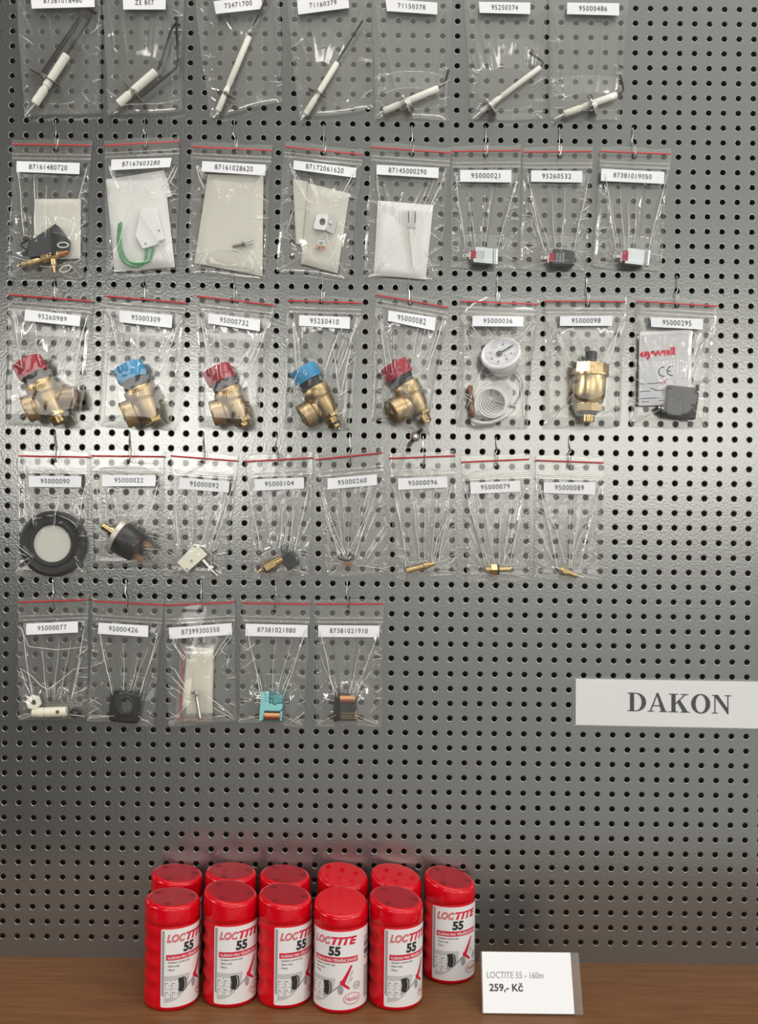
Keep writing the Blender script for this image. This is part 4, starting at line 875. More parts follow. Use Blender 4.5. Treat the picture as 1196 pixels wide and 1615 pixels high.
# brass nozzle and black plug
n = '95000104'; d = .0105; s = S(d); A, ax, L = along((405.6, 903), (446, 881), d)
r0 = empty('brass_nozzle', A, 'brass nozzle with pointed steel tip ' + inbag(n), 'nozzle')
mb = MB(); mb.lathe(A, ax, [(0, .6 * s), (4 * s, 2 * s), (4.2 * s, 3 * s), (9 * s, 5 * s), (14 * s, 5.4 * s), (33 * s, 6.6 * s), (L, 6.6 * s), (L, 4 * s)], 22); mb.build('nozzle_body', 'brass', r0)
mb = MB(); mb.lathe(A + ax * 12.5 * s, ax, [(0, 8 * s), (1.8 * s, 8 * s)], 22); mb.build('seal_washer', 'rubber', r0)
mb = MB(); mb.lathe(A + ax * 14.5 * s, ax, [(0, 8.6 * s), (.8 * s, 9.4 * s), (17 * s, 9.4 * s), (18 * s, 8.4 * s)], 6); mb.build('hex_nut', 'brass', r0, ang=20)
r0 = empty('rubber_plug', W(457, 880, .011), 'black faceted plug right of the brass nozzle ' + inbag(n), 'plug')
mb = MB(); P = [W(440.1, 862, .013), W(454.9, 856, .012), W(461, 868, .014), W(447, 880, .0165)]; mb.prism(P, (0, .006, 0)); mb.build('plug_top', 'charcoal', r0, bevel=.0006)
mb = MB(); P = [W(446, 880, .0150), W(461, 869, .0135), W(471.9, 884, .0125), W(471, 890.7, .0125), W(455.3, 899, .0135), W(446, 890, .0145)]; mb.prism(P, (0, .007, 0)); mb.build('plug_base', 'black', r0, bevel=.0006)

# ring clip
n = '95000260'; d = .0075; s = S(d)
mb = MB(); mb.tube([W(546.3 + 12 * math.cos(t), 879 + 4.6 * math.sin(t), .008 + .003 * math.sin(t)) for t in [2 * PI * i / 40 for i in range(40)]], 1.3 * s, 8, True)
r0 = empty('ring_clip', W(546.3, 880, d), 'small dark ring clip with brown tab ' + inbag(n), 'clip'); mb.build('ring', 'black', r0)
mb = MB(); pxprism(mb, [(538.5, 887), (551, 886), (557, 891), (549, 893), (541, 890)], .0085, .002); mb.build('tab', 'bulb', r0, bevel=.0003)

# brass tube with needle
n = '95000096'; d = .0085; s = S(d); A, ax, L = along((641, 900.5), (687, 888), d)
r0 = empty('brass_tube', A, 'brass tube with thin steel needle ' + inbag(n), 'nozzle')
mb = MB(); mb.lathe(A, ax, [(0, 3.4 * s), (0, 4.8 * s), (28 * s, 4.2 * s), (29 * s, 5.6 * s), (37 * s, 5.6 * s), (37.6 * s, 4 * s), (42 * s, 4 * s), (47 * s, 2.6 * s)], 22); mb.build('tube_body', 'brass', r0)
A2, ax2, L2 = along((684, 888.4), (704.5, 883), d); mb = MB(); mb.lathe(A2, ax2, [(0, 1.2 * s), (L2, 1.1 * s)], 10); mb.build('needle', 'steel', r0)
# hexagonal fitting
n = '95000079'; s = S(d); A, ax, L = along((766, 898.5), (807, 897.6), d)
r0 = empty('brass_fitting', A, 'hexagonal brass fitting with round nose ' + inbag(n), 'fitting')
mb = MB(); mb.lathe(A, ax, [(0, 3.4 * s), (.6 * s, 4.4 * s), (9 * s, 4.8 * s), (20 * s, 4.2 * s), (37 * s, 3.9 * s), (40 * s, 3 * s), (41.3 * s, 1.2 * s)], 22); mb.build('spigot', 'brass', r0)
mb = MB(); mb.lathe(A + ax * 8 * s, ax, [(0, 8.4 * s), (.6 * s, 9.4 * s), (10 * s, 9.4 * s), (10.6 * s, 8.4 * s)], 6, tw=PI / 6); mb.build('hex_nut', 'brass', r0, ang=20)
mb = MB(); mb.lathe(A + ax * 18.6 * s, ax, [(0, 8.6 * s), (2.4 * s, 8.6 * s)], 24); mb.build('seal_washer', 'rubber', r0)
# fitting with pins
n = '95000089'; A, ax, L = along((883, 897.5), (912, 909), d)
r0 = empty('brass_fitting', A, 'small brass fitting with a steel pin at each end ' + inbag(n), 'fitting')
mb = MB(); mb.lathe(A, ax, [(0, 3.6 * s), (1 * s, 4.6 * s), (8 * s, 4.6 * s), (13 * s, 4.6 * s), (17 * s, 4 * s), (30 * s, 3.4 * s), (31 * s, 2.4 * s)], 22); mb.build('fitting_body', 'brass', r0)
mb = MB(); mb.lathe(A + ax * 5 * s, ax, [(0, 6.6 * s), (7 * s, 6.6 * s)], 6); mb.build('hex_nut', 'brass', r0, ang=20)
for (a, b_) in (((884, 897.5), (877, 894.6)), ((910, 908), (920.5, 911))):
    A2, ax2, L2 = along(a, b_, d); mb = MB(); mb.lathe(A2, ax2, [(0, 1.2 * s), (L2, .9 * s)], 10); mb.build('steel_pin', 'steel', r0)

# nut, sleeve, washer
n = '95000077'; d = .0075; s = S(d)
mb = MB(); v = []; f = []
for (r, y) in ((11.4, .0), (11.4, .004), (10.6, .0045), (5.2, .0045), (4.4, .004), (4.4, .0)):
    for k in range(36):
        a = 2 * PI * k / 36 + .12
        rr = r * (math.cos(PI / 6) / math.cos((a - .12 + .3) % (PI / 3) - PI / 6)) * 1.08 if r > 8 else r
        c0 = W(54.6, 1107, .006); v.append(c0 + Vector((rr * s * math.cos(a), -y, rr * s * math.sin(a))))
for j in range(6):
    for k in range(36): f.append([j * 36 + k, j * 36 + (k + 1) % 36, ((j + 1) % 6) * 36 + (k + 1) % 36, ((j + 1) % 6) * 36 + k])
mb.add(v, f); tag(mb.build('hex_nut', 'cream'), 'white plastic hex nut left of the cream sleeve ' + inbag(n), 'nut')
r0 = empty('plastic_sleeve', W(78, 1123, d), 'cream plastic sleeve with a dark side hole ' + inbag(n), 'sleeve')
A, ax, L = along((50.6, 1124), (105.3, 1122), d); mb = MB(); mb.lathe(A, ax, [(0, 4.5 * s), (1 * s, 6.4 * s), (9 * s, 7 * s), (9.5 * s, 8 * s), (18 * s, 8 * s), (18.5 * s, 6.8 * s), (21 * s, 6.8 * s), (21.5 * s, 7.9 * s), (L - 1 * s, 7.9 * s), (L, 7.2 * s), (L, 5 * s)], 28); mb.build('sleeve_body', 'cream', r0)
mb = MB(); mb.lathe(W(90.7, 1122.8, d + 7.7 * s), (0, -1, 0), [(0, 3 * s), (.0003, 3 * s)], 16); mb.build('side_hole', 'bulb', r0)
mb = MB(); mb.tube([W(118.3 + 6 * math.cos(t), 1124.3 + 5.8 * math.sin(t), .0065) for t in [2 * PI * i / 28 for i in range(28)]], 2.2 * s, 9, True); tag(mb.build('rubber_washer', 'rubber'), 'small black rubber washer right of the cream sleeve ' + inbag(n), 'washer')

# square gasket
n = '95000426'; q = quadmap(((174.6, 1088), (227.3, 1090), (218.3, 1141.8), (171, 1137.3)))
mb = MB(); N = 48; v = []; f = []
def ring(fn, d_): v.extend([W(*fn(2 * PI * k / N), d_) for k in range(N)])
def sqo(g):
    def fn(a):
        c_, s_ = math.cos(a), math.sin(a); m_ = (abs(c_) ** 9 + abs(s_) ** 9) ** (1 / 9); return q(.5 + c_ / m_ * .5 * g, .5 + s_ / m_ * .5 * g)
    return fn
def inn(g): return lambda a: (198.2 + 10.6 * g * math.cos(a), 1114.7 - 12.6 * g * math.sin(a) * (1 if abs(a - 1.5 * PI) > .28 else .80))
ring(sqo(1), .0045); ring(sqo(1), .0078); ring(sqo(.95), .0084); ring(sqo(.86), .0084); ring(sqo(.83), .0076); ring(inn(1.35), .0076); ring(inn(1.2), .0084); ring(inn(1.0), .0082); ring(inn(1.0), .0045)
for j in range(9):
    for k in range(N): f.append([j * N + k, j * N + (k + 1) % N, ((j + 1) % 9) * N + (k + 1) % N, ((j + 1) % 9) * N + k])
mb.add(v, f); tag(mb.build('square_gasket', 'rubber'), 'square black rubber gasket with round middle hole ' + inbag(n), 'gasket')

# inner pouch with papers and a screw
n = '87399300350'
r0 = empty('inner_pouch', W(310, 1078, .006), 'small clear inner pouch with faded red stripe around the papers ' + inbag(n), 'pouch')
mb = MB(); pillow(mb, ((285, 1016), (339.8, 1017), (334.7, 1137.5), (275, 1140)), .0036, .0056, 8); mb.build('pouch_film', 'pouchfilm', r0)
mb = MB(); mb.poly([W(x, y, .0098) for x, y in ((286.5, 1020), (289, 1020), (285.5, 1139), (282.5, 1139))]); mb.build('faded_stripe', mat('faded_red', (.35, .10, .12), .5), r0)
mb = MB(); pillow(mb, ((300.6, 1022.6), (336.8, 1023), (335.2, 1124.4), (294, 1126)), .0042, .0022, 9); tag(mb.build('folded_paper', 'cream'), 'larger cream paper behind the screw ' + inbag(n), 'paper')
mb = MB(); pillow(mb, ((294, 1040), (306, 1040), (300, 1115), (287, 1114)), .0068, .0008, 10); tag(mb.build('folded_paper', 'cream'), 'narrow cream paper strip left of the screw ' + inbag(n), 'paper')
d = .0095; s = S(d); A, ax, L = along((308.5, 1091), (316.2, 1135.4), d); r0 = empty('long_screw', A, 'grey threaded screw hanging down ' + inbag(n), 'screw')
prof = [(3 * s, 2.6 * s)]; u = 3.0
while u < 43: prof += [(u * s, 3 * s), ((u + .8) * s, 2.5 * s)]; u += 1.6
mb = MB(); mb.lathe(A, ax, prof + [(L, 2 * s)], 14); mb.build('threaded_shank', 'steel', r0)
mb = MB(); mb.lathe(A, ax, [(-1.5 * s, 4 * s), (0, 5.6 * s), (3 * s, 5.6 * s), (3.6 * s, 3 * s)], 20); mb.build('screw_head', 'steel', r0)

# relays
n = '87381021880'; d = .0125; s = S(d)
r0 = empty('relay', W(429, 1115, d), 'teal relay with copper coil in its window ' + inbag(n), 'relay', 'relays in the bottom row')
mb = MB(); pxprism(mb, [(412, 1092), (424, 1092.4), (424, 1110), (430, 1110), (430, 1112.5), (436, 1112.5), (436, 1110.5), (446, 1110.5), (445, 1118), (441, 1121.5), (417, 1121), (416, 1134), (413, 1136.9), (408.6, 1136.8)], d + .0022, .003); mb.build('moulding', 'teal', r0, bevel=.0003)
mb = MB(); pxprism(mb, [(411.5, 1091.4), (449.2, 1093), (446.2, 1138), (408.3, 1137)], d, .009); mb.build('base_block', 'darkteal', r0, bevel=.0004)
mb = MB(); pxprism(mb, [(426, 1096.5), (445.5, 1096.8), (445, 1108.5), (437, 1108), (437, 1110), (431, 1110), (431, 1101), (426, 1101)], d + .0008, .002); pxprism(mb, [(426, 1103), (430, 1103), (430, 1108), (426, 1108)], d + .0008, .002); mb.build('contact_frame', mat('mid_teal', (.10, .34, .35), .4), r0, bevel=.0002)
A, ax, L = along((417.5, 1128.5), (442, 1129), d + .0002); mb = MB(); mb.lathe(A, ax, [(0, 6 * s), (L, 6 * s)], 24); mb.build('coil', 'copper', r0)
mb = MB(); pxprism(mb, [(442, 1122), (445.5, 1121.5), (444.5, 1136.5), (441.5, 1136.5)], d + .0014, .003); mb.build('coil_end', 'teal', r0)
mb = MB(); put_text(mb, '...', lambda a, b_: W(418.6 + b_ * 1.2, 1094.5 + a * 12, d + .0024), off=.0); mb.build('dot_print', 'ink', r0, recalc=False, smooth=False)
for y in (1092.5, 1097, 1101.5, 1108.5):
    mb = MB(); mb.tube([W(412, y, d - .003), W(402.5, y - .4, d - .003)], .6 * s, 7); mb.build('pin', 'steel', r0)
n = '87381021910'
r0 = empty('relay', W(545, 1114, d), 'open black relay with clear cover and bright copper coil ' + inbag(n), 'relay', 'relays in the bottom row')
mb = MB(); pxprism(mb, [(526.8, 1092), (532.4, 1092), (532, 1138.4), (526.2, 1138.4)], d + .003, .011); mb.build('base_plate', 'black', r0, bevel=.0004)
mb = MB(); pxprism(mb, [(533.4, 1094), (536, 1094), (535.5, 1137), (533, 1137)], d + .002, .009); mb.build('inner_plate', 'black', r0, bevel=.0003)
mb = MB(); pxprism(mb, [(535, 1093), (563, 1093.4), (562.5, 1137), (535, 1137)], d - .006, .001); mb.build('back_plate', 'black', r0)
mb = MB(); pxprism(mb, [(536, 1108), (548, 1109), (562, 1109.5), (562, 1113), (553, 1113), (551, 1122), (536, 1124)], d, .006); pxprism(mb, [(536, 1093.8), (562, 1094.2), (562, 1111), (536, 1110)], d - .004, .002); mb.build('yoke', 'black', r0, bevel=.0003)
A, ax, L = along((536.5, 1102), (560.5, 1102.4), d + .0005); mb = MB(); mb.lathe(A, ax, [(0, 7 * s), (1 * s, 7 * s), (1.2 * s, 6 * s), (L - 1 * s, 6 * s), (L - .8 * s, 7 * s), (L, 7 * s)], 26); mb.build('coil', 'copper', r0)
for k, y in enumerate((1125, 1129, 1132.5)):
    mb = MB(); mb.box((W(538, y, d) + W(561, y - .3, d)) / 2, (W(561, y, d) - W(538, y, d)) / 2, Vector((0, .0004, 0)), Vector((0, 0, .55 * s))); mb.build('contact_spring', 'brass', r0)
mb = MB(); pxprism(mb, [(560, 1121), (562.5, 1121), (562.5, 1134), (560, 1134)], d + .001, .004); mb.build('contact_post', 'brass', r0)
mb = MB(); pxprism(mb, [(536, 1092.5), (565, 1093), (564.4, 1138), (535.6, 1138)], d + .0045, .012); mb.build('clear_cover', 'glass', r0, bevel=.0004)
for y in (1095, 1122.5):
    mb = MB(); mb.tube([W(527, y, d - .002), W(521.5, y, d - .002)], .6 * s, 7); mb.build('pin', 'steel', r0)

# ------------------------------------------------------------------ name board on the panel
r0 = empty('name_board', W(1072, 1109, .001), 'long white laminated name board on the right of the pegboard', 'sign')
sq = quadmap(((908.5, 1070.4), (1236, 1075.6), (1236, 1149.6), (908.3, 1143)))
mb = MB(); mb.prism([W(*sq(u, v_), .0016) for u, v_ in ((0, 1), (1, 1), (1, 0), (0, 0))], (0, .0006, 0)); brd = mb.build('board_paper', 'price', r0)
mb = MB(); mb.prism([W(*sq(u, v_), .0021) for u, v_ in ((-.013, 1.02), (1.013, 1.02), (1.013, -.02), (-.013, -.02))], (0, .0014, 0)); mb.build('laminate', 'sleeve', r0)
def glyphs():
    out = []
    def rect(x0, y0, x1, y1): out.append([(x0, y0), (x1, y0), (x1, y1), (x0, y1)])
    def band(fo, fi, a0, a1, N=28):
        for i in range(N):
            t0 = a0 + (a1 - a0) * i / N; t1 = a0 + (a1 - a0) * (i + 1) / N; out.append([fo(t0), fo(t1), fi(t1), fi(t0)])
    x = 0.0                                   # D
    rect(x + .02, 0, x + .50, .05); rect(x + .02, .95, x + .50, 1); rect(x + .15, .04, x + .37, .96)
    band(lambda t: (x + .46 + .55 * math.cos(t), .5 + .5 * math.sin(t)), lambda t: (x + .46 + .31 * math.cos(t), .5 + .45 * math.sin(t)), -PI / 2, PI / 2)
    x = 1.09                                  # A
    out.append([(x + .46, 1.02), (x + .58, 1.02), (x + .97, .03), (x + .73, .03)]); out.append([(x + .47, .96), (x + .52, .90), (x + .19, .03), (x + .11, .03)])
    rect(x + .25, .30, x + .74, .36); rect(x + .0, 0, x + .34, .05); rect(x + .61, 0, x + 1.06, .05)
    x = 2.20                                  # K
    rect(x + .02, 0, x + .52, .05); rect(x + .02, .95, x + .52, 1); rect(x + .16, .04, x + .38, .96)
    out.append([(x + .38, .42), (x + .38, .50), (x + .84, .96), (x + .93, .96)]); out.append([(x + .46, .57), (x + .60, .70), (x + 1.04, .04), (x + .76, .04)])
    rect(x + .66, .95, x + 1.06, 1); rect(x + .64, 0, x + 1.14, .05)
    x = 3.40                                  # O
    band(lambda t: (x + .52 + .51 * math.cos(t), .5 + .53 * math.sin(t)), lambda t: (x + .52 + .27 * math.cos(t), .5 + .47 * math.sin(t)), 0, 2 * PI, 48)
    x = 4.50                                  # N
    rect(x + .02, 0, x + .34, .05); rect(x + .02, .95, x + .36, 1); rect(x + .15, .04, x + .21, .96); rect(x + .84, -.01, x + .90, .96); rect(x + .70, .95, x + 1.04, 1)
    out.append([(x + .12, .98), (x + .36, .98), (x + .90, .22), (x + .90, -.03), (x + .86, -.03)])
    return out
mb = MB()
for g in glyphs():
    mb.poly([W(989.6 + a / 5.54 * 164, 1121.4 + a / 5.54 * 4.6 - b_ * 29.3, .00185) for a, b_ in g])
mb.build('lettering', 'ink', brd, recalc=False, smooth=False)

# ------------------------------------------------------------------ price card
dB = DIST * (1 - 1.0 / 1.0)
def shelf_pt(px, z, dep):      # point at a depth whose pixel column is px and height z
    p = W(px, 1560, dep); return Vector((p.x, -dep, z))
d_bot = .106; d_top = .080
ql = [W(760.3, 1503.6, d_top), W(899.8, 1509.0, d_top), W(906.4, 1603.2, d_bot), W(762.3, 1600.6, d_bot)]
zmin = min(p.z for p in ql)
r0 = empty('price_card', (ql[0].x, -.1, 0), 'white price card in a clear stand on the shelf beside the bottles', 'price card')
nrm = (ql[1] - ql[0]).cross(ql[3] - ql[0]).normalized()
if nrm.y > 0: nrm = -nrm
for p in ql: p.z -= zmin - .0012
up_ = (ql[0] - ql[3]); ql[2] = ql[3] + (ql[2] - ql[3]).dot(Vector((1, 0, 0))) * Vector((1, 0, 0)); up_.x = 0
ql[0] = ql[3] + up_ + Vector((ql[0].x - ql[3].x, 0, 0)); ql[1] = Vector((ql[1].x, ql[0].y, ql[0].z))
def onprice(u, v_, l=0): return (ql[0] * (1 - u) + ql[1] * u) * v_ + (ql[3] * (1 - u) + ql[2] * u) * (1 - v_) + nrm * l
mb = MB(); mb.prism([onprice(0, 1), onprice(1, 1), onprice(1, 0), onprice(0, 0)], -nrm * .0004); pc = mb.build('card_paper', 'price', r0)
mb = MB(); mb.prism([onprice(-.012, 1.005, -.0005), onprice(1.095, 1.0, -.0005), onprice(1.10, -.008, -.0005), onprice(-.012, -.008, -.0005)], -nrm * .0012)
a, b_ = onprice(-.012, 1.0, -.0012), onprice(1.095, 1.0, -.0012); fa, fb = Vector((a.x, a.y + .035, .0005)), Vector((b_.x, b_.y + .035, .0005))
mb.prism([a, b_, fb, fa], (0, .0008, 0)); mb.build('clear_stand', 'sleeve', r0)
mb = MB(); put_text(mb, 'LOCTITE 55 - 160m', lambda p, q_: onprice(.052 + p * .63, .565 + q_ * .105, .0003), space=1.0); mb.build('product_line', 'greyink', pc, recalc=False, smooth=False)
mb = MB(); put_text(mb, '259,- K\u010d', lambda p, q_: onprice(.075 + p * .375, .33 + q_ * .155, .0003), off=.018); mb.build('price_line', 'ink', pc, recalc=False, smooth=False)

# ------------------------------------------------------------------ red bottles
RB = .0250
def bottle_label_meshes():
    """printed parts in (s, z) millimetres on the wrap-around label, bent to the bottle radius"""
    Z0 = 4.2
    def bend(mb, lift, name, m):
        bm = bmesh.new(); vs = [bm.verts.new((v.x, 0, v.z)) for v in mb.v]
        for f in mb.f:
            try: bm.faces.new([vs[i] for i in f])
            except ValueError: pass
        for k in range(1, 60):
            x = k * 1.8
            bmesh.ops.bisect_plane(bm, geom=bm.verts[:] + bm.edges[:] + bm.faces[:], plane_co=(x, 0, 0), plane_no=(1, 0, 0))
        for v in bm.verts:
            a = v.co.x / (RB * 1000); r = RB + lift
            v.co = Vector((r * math.sin(a), -r * math.cos(a), (v.co.z * 1.05 + Z0) / 1000))
        me = bpy.data.meshes.new(name); bm.to_mesh(me); bm.free(); me.materials.append(M[m])
        me.polygons.foreach_set('use_smooth', [True] * len(me.polygons))
        return me
    P = lambda pts: [Vector((x, 0, z)) for x, z in pts]
    def T(mb, s, x0, x1, z0, z1, **k): put_text(mb, s, lambda a, b_: Vector((x0 + a * (x1 - x0), 0, z0 + b_ * (z1 - z0))), **k)
    out = []
    mb = MB(); mb.poly(P([(1, 0), (105, 0), (106, 1), (106, 66), (105, 67), (1, 67), (0, 66), (0, 1)])); base = bend(mb, .00012, 'label', 'label')
    mb = MB()
    N = 30; o_ = []; i_ = []
    for k in range(N + 1):
        t = k / N
        if t < .45: u = t / .45; o_.append((0.8, 66 - u * 58)); i_.append((3.4 - .6 * u, 65.5 - u * 56))
        else:
            u = (t - .45) / .55; a = PI + u * PI * .62
            o_.append((27 + 26.4 * math.cos(a) * (1 if u < .5 else 1.0), 12 - 9.5 * math.sin(a - PI) * 1 + u * u * 22)); i_.append((27 + 24.4 * math.cos(a), 12 - 7.6 * math.sin(a - PI) + u * u * 22))
    for k in range(N): mb.poly(P([o_[k], o_[k + 1], i_[k + 1], i_[k]]))
    out.append(('silver_swoosh', bend(mb, .00020, 'silver_swoosh', 'silver')))
    mb = MB()
    for k in range(12):
        a0, a1 = PI / 2 * k / 12, PI / 2 * (k + 1) / 12
        mb.poly(P([(3.2, 27), (3.2 + 24 * math.sin(a0), 27 - 23 * math.cos(a0)), (3.2 + 24 * math.sin(a1), 27 - 23 * math.cos(a1))]))
    out.append(('grey_panel', bend(mb, .00017, 'grey_panel', 'pale')))
    mb = MB(); T(mb, 'LOC', 5, 22.6, 55.6, 62.6, off=.05, shear=.30, space=1.06); T(mb, 'TITE', 22.9, 47.5, 55.6, 62.6, off=.05, shear=.30, space=1.06); out.append(('brand_lettering', bend(mb, .00024, 'brand_lettering', 'redink')))
    mb = MB(); T(mb, 'LOC', 5.75, 21.85, 56.3, 61.9, off=-.03, shear=.30, space=1.16); out.append(('letter_inlay', bend(mb, .00030, 'letter_inlay', 'label')))
    mb = MB(); T(mb, '55', 20.3, 31.6, 46.2, 54.4, off=.05, shear=.05); out.append(('number_print', bend(mb, .00024, 'number_print', 'ink')))
    mb = MB(); mb.poly(P([(4.8, 40.4), (48.5, 40.4), (48.5, 45.2), (4.8, 45.2)])); out.append(('red_banner', bend(mb, .00022, 'red_banner', 'redink')))
    mb = MB(); T(mb, 'VL\u00c1KNO PRO T\u011aSN\u011aN\u00cd Z\u00c1VIT\u016e', 6, 47.3, 41.3, 44.6, off=.02); out.append(('banner_lettering', bend(mb, .00028, 'banner_lettering', 'label')))
    mb = MB(); T(mb, '- Studen\u00e9 a hork\u00e9 vody', 5.4, 27, 37.2, 39.4, off=.01); T(mb, '- Pitn\u00e9 vody', 5.4, 17, 34.0, 36.2, off=.01); T(mb, '- Plyny', 5.4, 12.5, 30.8, 33.0, off=.01); out.append(('bullet_text', bend(mb, .00024, 'bullet_text', 'ink')))
    mb = MB(); mb.poly(P([(3.4, 19), (17, 16.5), (17, 24), (3.4, 25)])); out.append(('grey_pipe_picture', bend(mb, .00022, 'grey_pipe_picture', 'pale')))
    mb = MB(); mb.poly(P([(16, 13.5), (20, 12.2), (23.2, 14), (24, 18.5), (23.4, 23), (21, 25), (15.6, 24.4), (16.6, 19)])); out.append(('pipe_end_picture', bend(mb, .00024, 'pipe_end_picture', 'ink')))
    mb = MB()
    for k in range(14): t0, t1 = -1.3 + 2.6 * k / 14, -1.3 + 2.6 * (k + 1) / 14; mb.poly(P([(20.4 + r * math.cos(t), 18.6 + r2 * math.sin(t)) for r, r2, t in ((2.4, 5.4, t0), (2.4, 5.4, t1), (1.6, 5.0, t1), (1.6, 5.0, t0))]))
    out.append(('pipe_highlight', bend(mb, .00028, 'pipe_highlight', 'pale')))
    mb = MB()
    for (x, z) in ((3.2, 15.9), (9.6, 15.9), (3.2, 8.2), (9.6, 8.2)): mb.poly(P([(x, z), (x + 5.6, z), (x + 5.6, z + 6.9), (x, z + 6.9)]))
    out.append(('pictogram_tiles', bend(mb, .00028, 'pictogram_tiles', 'label')))
    mb = MB()
    for k, (x, z) in enumerate(((3.2, 15.9), (9.6, 15.9), (3.2, 8.2), (9.6, 8.2))):
        mb.poly(P([(x + .8, z + .6), (x + 1.5, z + .6), (x + 1.5, z + 5.4), (x + .8, z + 5.4)])); mb.poly(P([(x + 1.5, z + 4.4), (x + 3.6, z + 4.4 - k * .3), (x + 3.6, z + 5.4 - k * .3), (x + 1.5, z + 5.4)])); mb.poly(P([(x + 3.4, z + 2.4), (x + 4.8, z + 2.4), (x + 4.8, z + 3), (x + 3.4, z + 3)]))
    out.append(('pictogram_lines', bend(mb, .00034, 'pictogram_lines', 'greyink')))
    mb = MB(); mb.poly(P([(41.2, 38), (43, 37.5), (35.8, 22.5), (40.6, 18.4), (39.6, 17), (31.5, 22), (31.2, 24.5), (33.2, 25.6)])); out.append(('red_device_picture', bend(mb, .00026, 'red_device_picture', 'redink')))
    mb = MB(); mb.poly(P([(43, 37.5), (47, 35), (41, 19.6), (37.2, 22.5)])); out.append(('white_device_picture', bend(mb, .00024, 'white_device_picture', 'label')))
    mb = MB(); put_text(mb, 'LOCTITE', lambda a, b_: Vector((39.3 + a * 4.2 - b_ * .9, 0, 22.4 + a * 10 + b_ * .6)), off=.01); put_text(mb, '55', lambda a, b_: Vector((41.6 + a * 1.6 - b_ * .6, 0, 23.4 + a * 3.4 + b_ * .9)), off=.02); out.append(('device_lettering', bend(mb, .00032, 'device_lettering', 'ink')))
    mb = MB(); mb.poly(P([(32 + 2.6 * math.cos(t), 17 + 4 * math.sin(t)) for t in [2 * PI * k / 18 for k in range(18)]])); out.append(('fitting_picture', bend(mb, .00022, 'fitting_picture', 'silver')))
    def oval(cx, cz, a, b_, wd, nm, m):
        mb = MB(); N = 36
        for k in range(N):
            t0, t1 = 2 * PI * k / N, 2 * PI * (k + 1) / N
            mb.poly(P([(cx + aa * math.cos(t), cz + bb * math.sin(t)) for aa, bb, t in ((a, b_, t0), (a, b_, t1), (a - wd, b_ - wd, t1), (a - wd, b_ - wd, t0))]))
        return (nm, bend(mb, .00026, nm, m))
    out.append(oval(43, 9, 8.6, 5, .5, 'logo_oval', 'redink')); mb = MB(); T(mb, 'Henkel', 36.6, 49.4, 7, 11.2, off=.0); out.append(('logo_lettering', bend(mb, .00026, 'logo_lettering', 'redink')))
    out.append(oval(47.5, 19.5, 3.6, 3.2, .5, 'round_mark', 'ink')); mb = MB(); T(mb, 'CG', 45.3, 49.7, 18.3, 20.7, off=.01); out.append(('round_mark_lettering', bend(mb, .00026, 'round_mark_lettering', 'ink')))
    mb = MB(); rnd = random.Random(5)
    for k in range(40):
        z = 36 + k * .62
        if rnd.random() < .62: mb.poly(P([(57, z), (66, z), (66, z + .45), (57, z + .45)]))
    for k in range(18):
        z = 6 + k * 1.55; mb.poly(P([(57, z), (57 + rnd.uniform(5, 11), z), (57 + rnd.uniform(5, 11), z + .7), (57, z + .7)]))
    out.append(('barcode', bend(mb, .00024, 'barcode', 'ink')))
    return base, out
LBASE, LPARTS = bottle_label_meshes()
def bottle_body_mesh():
    N = 64; prof = []
    zs = [0, .0006, .0018, .0035] + [.005 + k * .0019 for k in range(36)] + [.0740, .0757, .0763, .0769]
    vs = []; fs = []
    for z in zs:
        r = RB
        if z < .0035: r = RB - .0028 * (1 - math.sqrt(max(0, 1 - (1 - z / .0035) ** 2)))
        if z >= .0757: r = RB - .0009
        for k in range(N):
            a = 2 * PI * k / N          # a = 0 faces the label's left edge
            back = 0.0
            da = (a - math.radians(-42) + PI) % (2 * PI) - PI
            if abs(da) < math.radians(40) and .012 < z < .073: back = math.cos(da / math.radians(40) * PI / 2) ** .7 * (.5 - .5 * math.cos((z - .012) / .0145 * 2 * PI)) * .0017
            rr = r - back
            vs.append((rr * math.sin(a), -rr * math.cos(a), z))
    for j in range(len(zs) - 1):
        for k in range(N): fs.append((j * N + k, j * N + (k + 1) % N, (j + 1) * N + (k + 1) % N, (j + 1) * N + k))
    fs += [tuple(range(N))[::-1], tuple((len(zs) - 1) * N + k for k in range(N))]
    me = bpy.data.meshes.new('body'); me.from_pydata(vs, [], fs); me.materials.append(M['bottle']); me.polygons.foreach_set('use_smooth', [True] * len(me.polygons)); me.set_sharp_from_angle(angle=math.radians(40)); return me
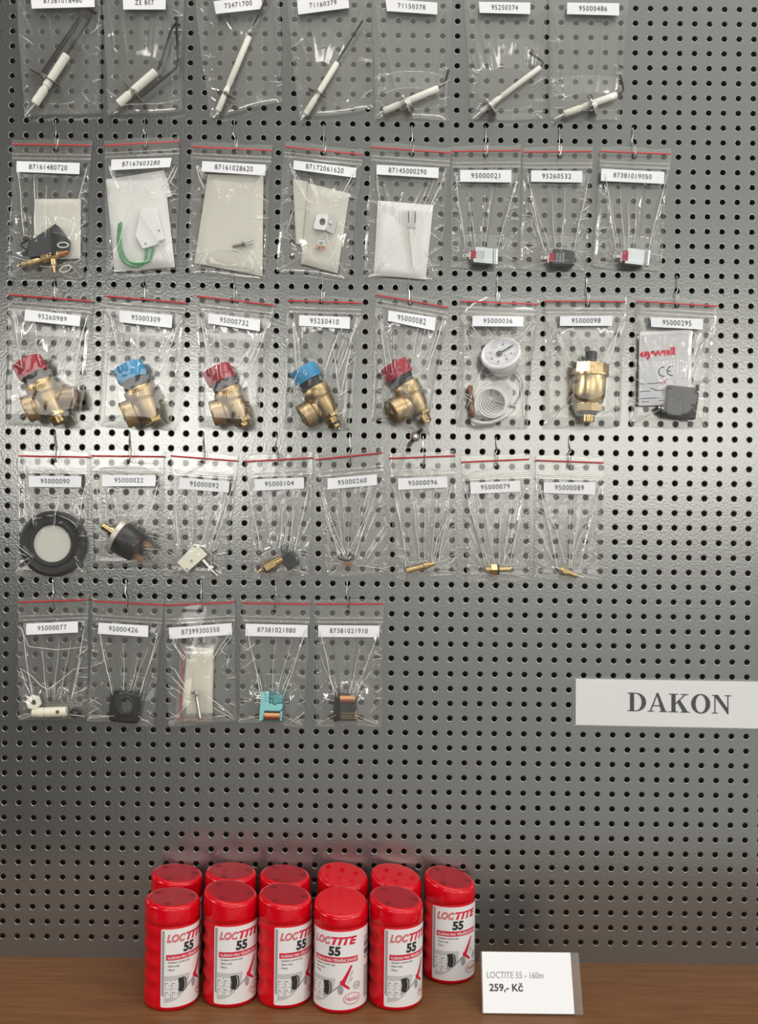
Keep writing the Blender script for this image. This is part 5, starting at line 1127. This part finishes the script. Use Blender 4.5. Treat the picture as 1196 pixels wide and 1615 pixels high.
def cap_meshes(top, slope, notched):
    """cap whose top slopes down along local -y (the direction a = 0)"""
    N = 64; rows = [(.0769, RB - .0006, 0), (.0775, RB + .0001, 0), (.0810, RB + .0001, 0), (0, RB, 1), (1, RB - .0003, 1), (2, RB - .0011, 1), (3, RB - .0022, 1), (4, RB - .0036, 1)]
    drop = {0: .0042, 1: .0026, 2: .0010, 3: .0002, 4: 0.0}
    vs = []; fs = []
    for (z, r, up) in rows:
        for k in range(N):
            a = 2 * PI * k / N; x, y = r * math.sin(a), -r * math.cos(a)
            zz = z if not up else top - drop[z] + y * math.tan(slope)
            vs.append((x, y, max(zz, .0812) if up else zz))
    R = len(rows)
    for j in range(R - 1):
        for k in range(N): fs.append((j * N + k, j * N + (k + 1) % N, (j + 1) * N + (k + 1) % N, (j + 1) * N + k))
    fs.append(tuple((R - 1) * N + k for k in range(N)))
    me = bpy.data.meshes.new('cap'); me.from_pydata(vs, [], fs); me.materials.append(M['capred']); me.polygons.foreach_set('use_smooth', [True] * len(me.polygons)); me.set_sharp_from_angle(angle=math.radians(50))
    parts = []
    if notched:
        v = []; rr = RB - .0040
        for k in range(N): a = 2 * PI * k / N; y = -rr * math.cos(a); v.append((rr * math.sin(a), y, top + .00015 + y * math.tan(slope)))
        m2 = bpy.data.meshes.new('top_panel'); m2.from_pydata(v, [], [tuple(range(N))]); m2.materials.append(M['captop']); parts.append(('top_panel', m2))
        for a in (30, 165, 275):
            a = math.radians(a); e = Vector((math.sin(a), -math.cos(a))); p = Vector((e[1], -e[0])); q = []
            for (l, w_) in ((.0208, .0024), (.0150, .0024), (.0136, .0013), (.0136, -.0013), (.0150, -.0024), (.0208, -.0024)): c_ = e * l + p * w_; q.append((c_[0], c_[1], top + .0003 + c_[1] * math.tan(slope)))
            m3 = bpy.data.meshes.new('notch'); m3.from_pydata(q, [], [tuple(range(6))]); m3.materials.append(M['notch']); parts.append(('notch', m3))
    return me, parts
BODY = bottle_body_mesh(); CAPS = {}
def bottle(px, dep, edge_deg, top, slope, slope_dir, notched, label):
    """edge_deg: azimuth of the label's left edge as seen by the camera; slope_dir: azimuth towards which the cap falls (0 = front, 90 = right)"""
    if isinstance(dep, str):             # pixel row of the foremost point of the base
        dep = DIST * (1 - CAMZ / (-unroll(px, float(dep))[1])) - RB
    X = unroll(px, 1500)[0] * (DIST - dep) / DIST
    view = math.degrees(math.atan2(-X, DIST - dep))
    o = bpy.data.objects.new('sealant_bottle', None); C.objects.link(o); o.location = (X, -dep, 0); o.empty_display_size = .01
    tag(o, label, 'bottle', 'red sealant bottles on the shelf')
    rz_ = math.radians(edge_deg + view)
    bo = bpy.data.objects.new('body', BODY); C.objects.link(bo); bo.parent = o; bo.rotation_euler.z = rz_
    top += .0042; key = (top, slope, notched)
    if key not in CAPS: CAPS[key] = cap_meshes(top, math.radians(slope), notched)
    me, parts = CAPS[key]
    co = bpy.data.objects.new('cap', me); C.objects.link(co); co.parent = o; co.rotation_euler.z = math.radians(slope_dir)
    for nm, m2 in parts: c = bpy.data.objects.new(nm, m2); C.objects.link(c); c.parent = co
    lo = bpy.data.objects.new('label', LBASE); C.objects.link(lo); lo.parent = o; lo.rotation_euler.z = rz_
    for nm, m2 in LPARTS: c = bpy.data.objects.new(nm, m2); C.objects.link(c); c.parent = lo
# front row
bottle(271.5, '1596.6', -23, .0905, 3, 80, True, 'red bottle with white label at the left end of the front row')
bottle(363.3, '1591.5', -35, .0935, 9, 65, True, 'second red bottle from the left in the front row')
bottle(449.3, '1593', -22, .0915, 7, 60, True, 'middle red bottle of the front row')
bottle(537, '1600.5', -72, .0890, 11, 12, False, 'red bottle whose smooth cap slopes forward and whose label faces the front')
bottle(624.2, '1596', -24, .0905, 9, 60, True, 'red bottle at the right end of the front row')
# back row
bottle(278.5, .0254, -23, .0920, 6, 70, True, 'red bottle at the left end of the back row')
bottle(363, .0254, -30, .0945, 3, 70, True, 'second red bottle from the left in the back row')
bottle(448.5, .0254, -25, .0920, 5, 60, True, 'third red bottle from the left in the back row with notched cap')
bottle(540, .0254, -60, .0925, 11, 40, False, 'red bottle with smooth cap behind the forward-facing bottle in the back row')
bottle(624, .0254, -60, .0925, 11, 55, False, 'red bottle with smooth cap second from the right in the back row')
bottle(708.5, .0254, -40, .0905, 12, 60, True, 'red bottle at the right end of the back row with its whole label in view')
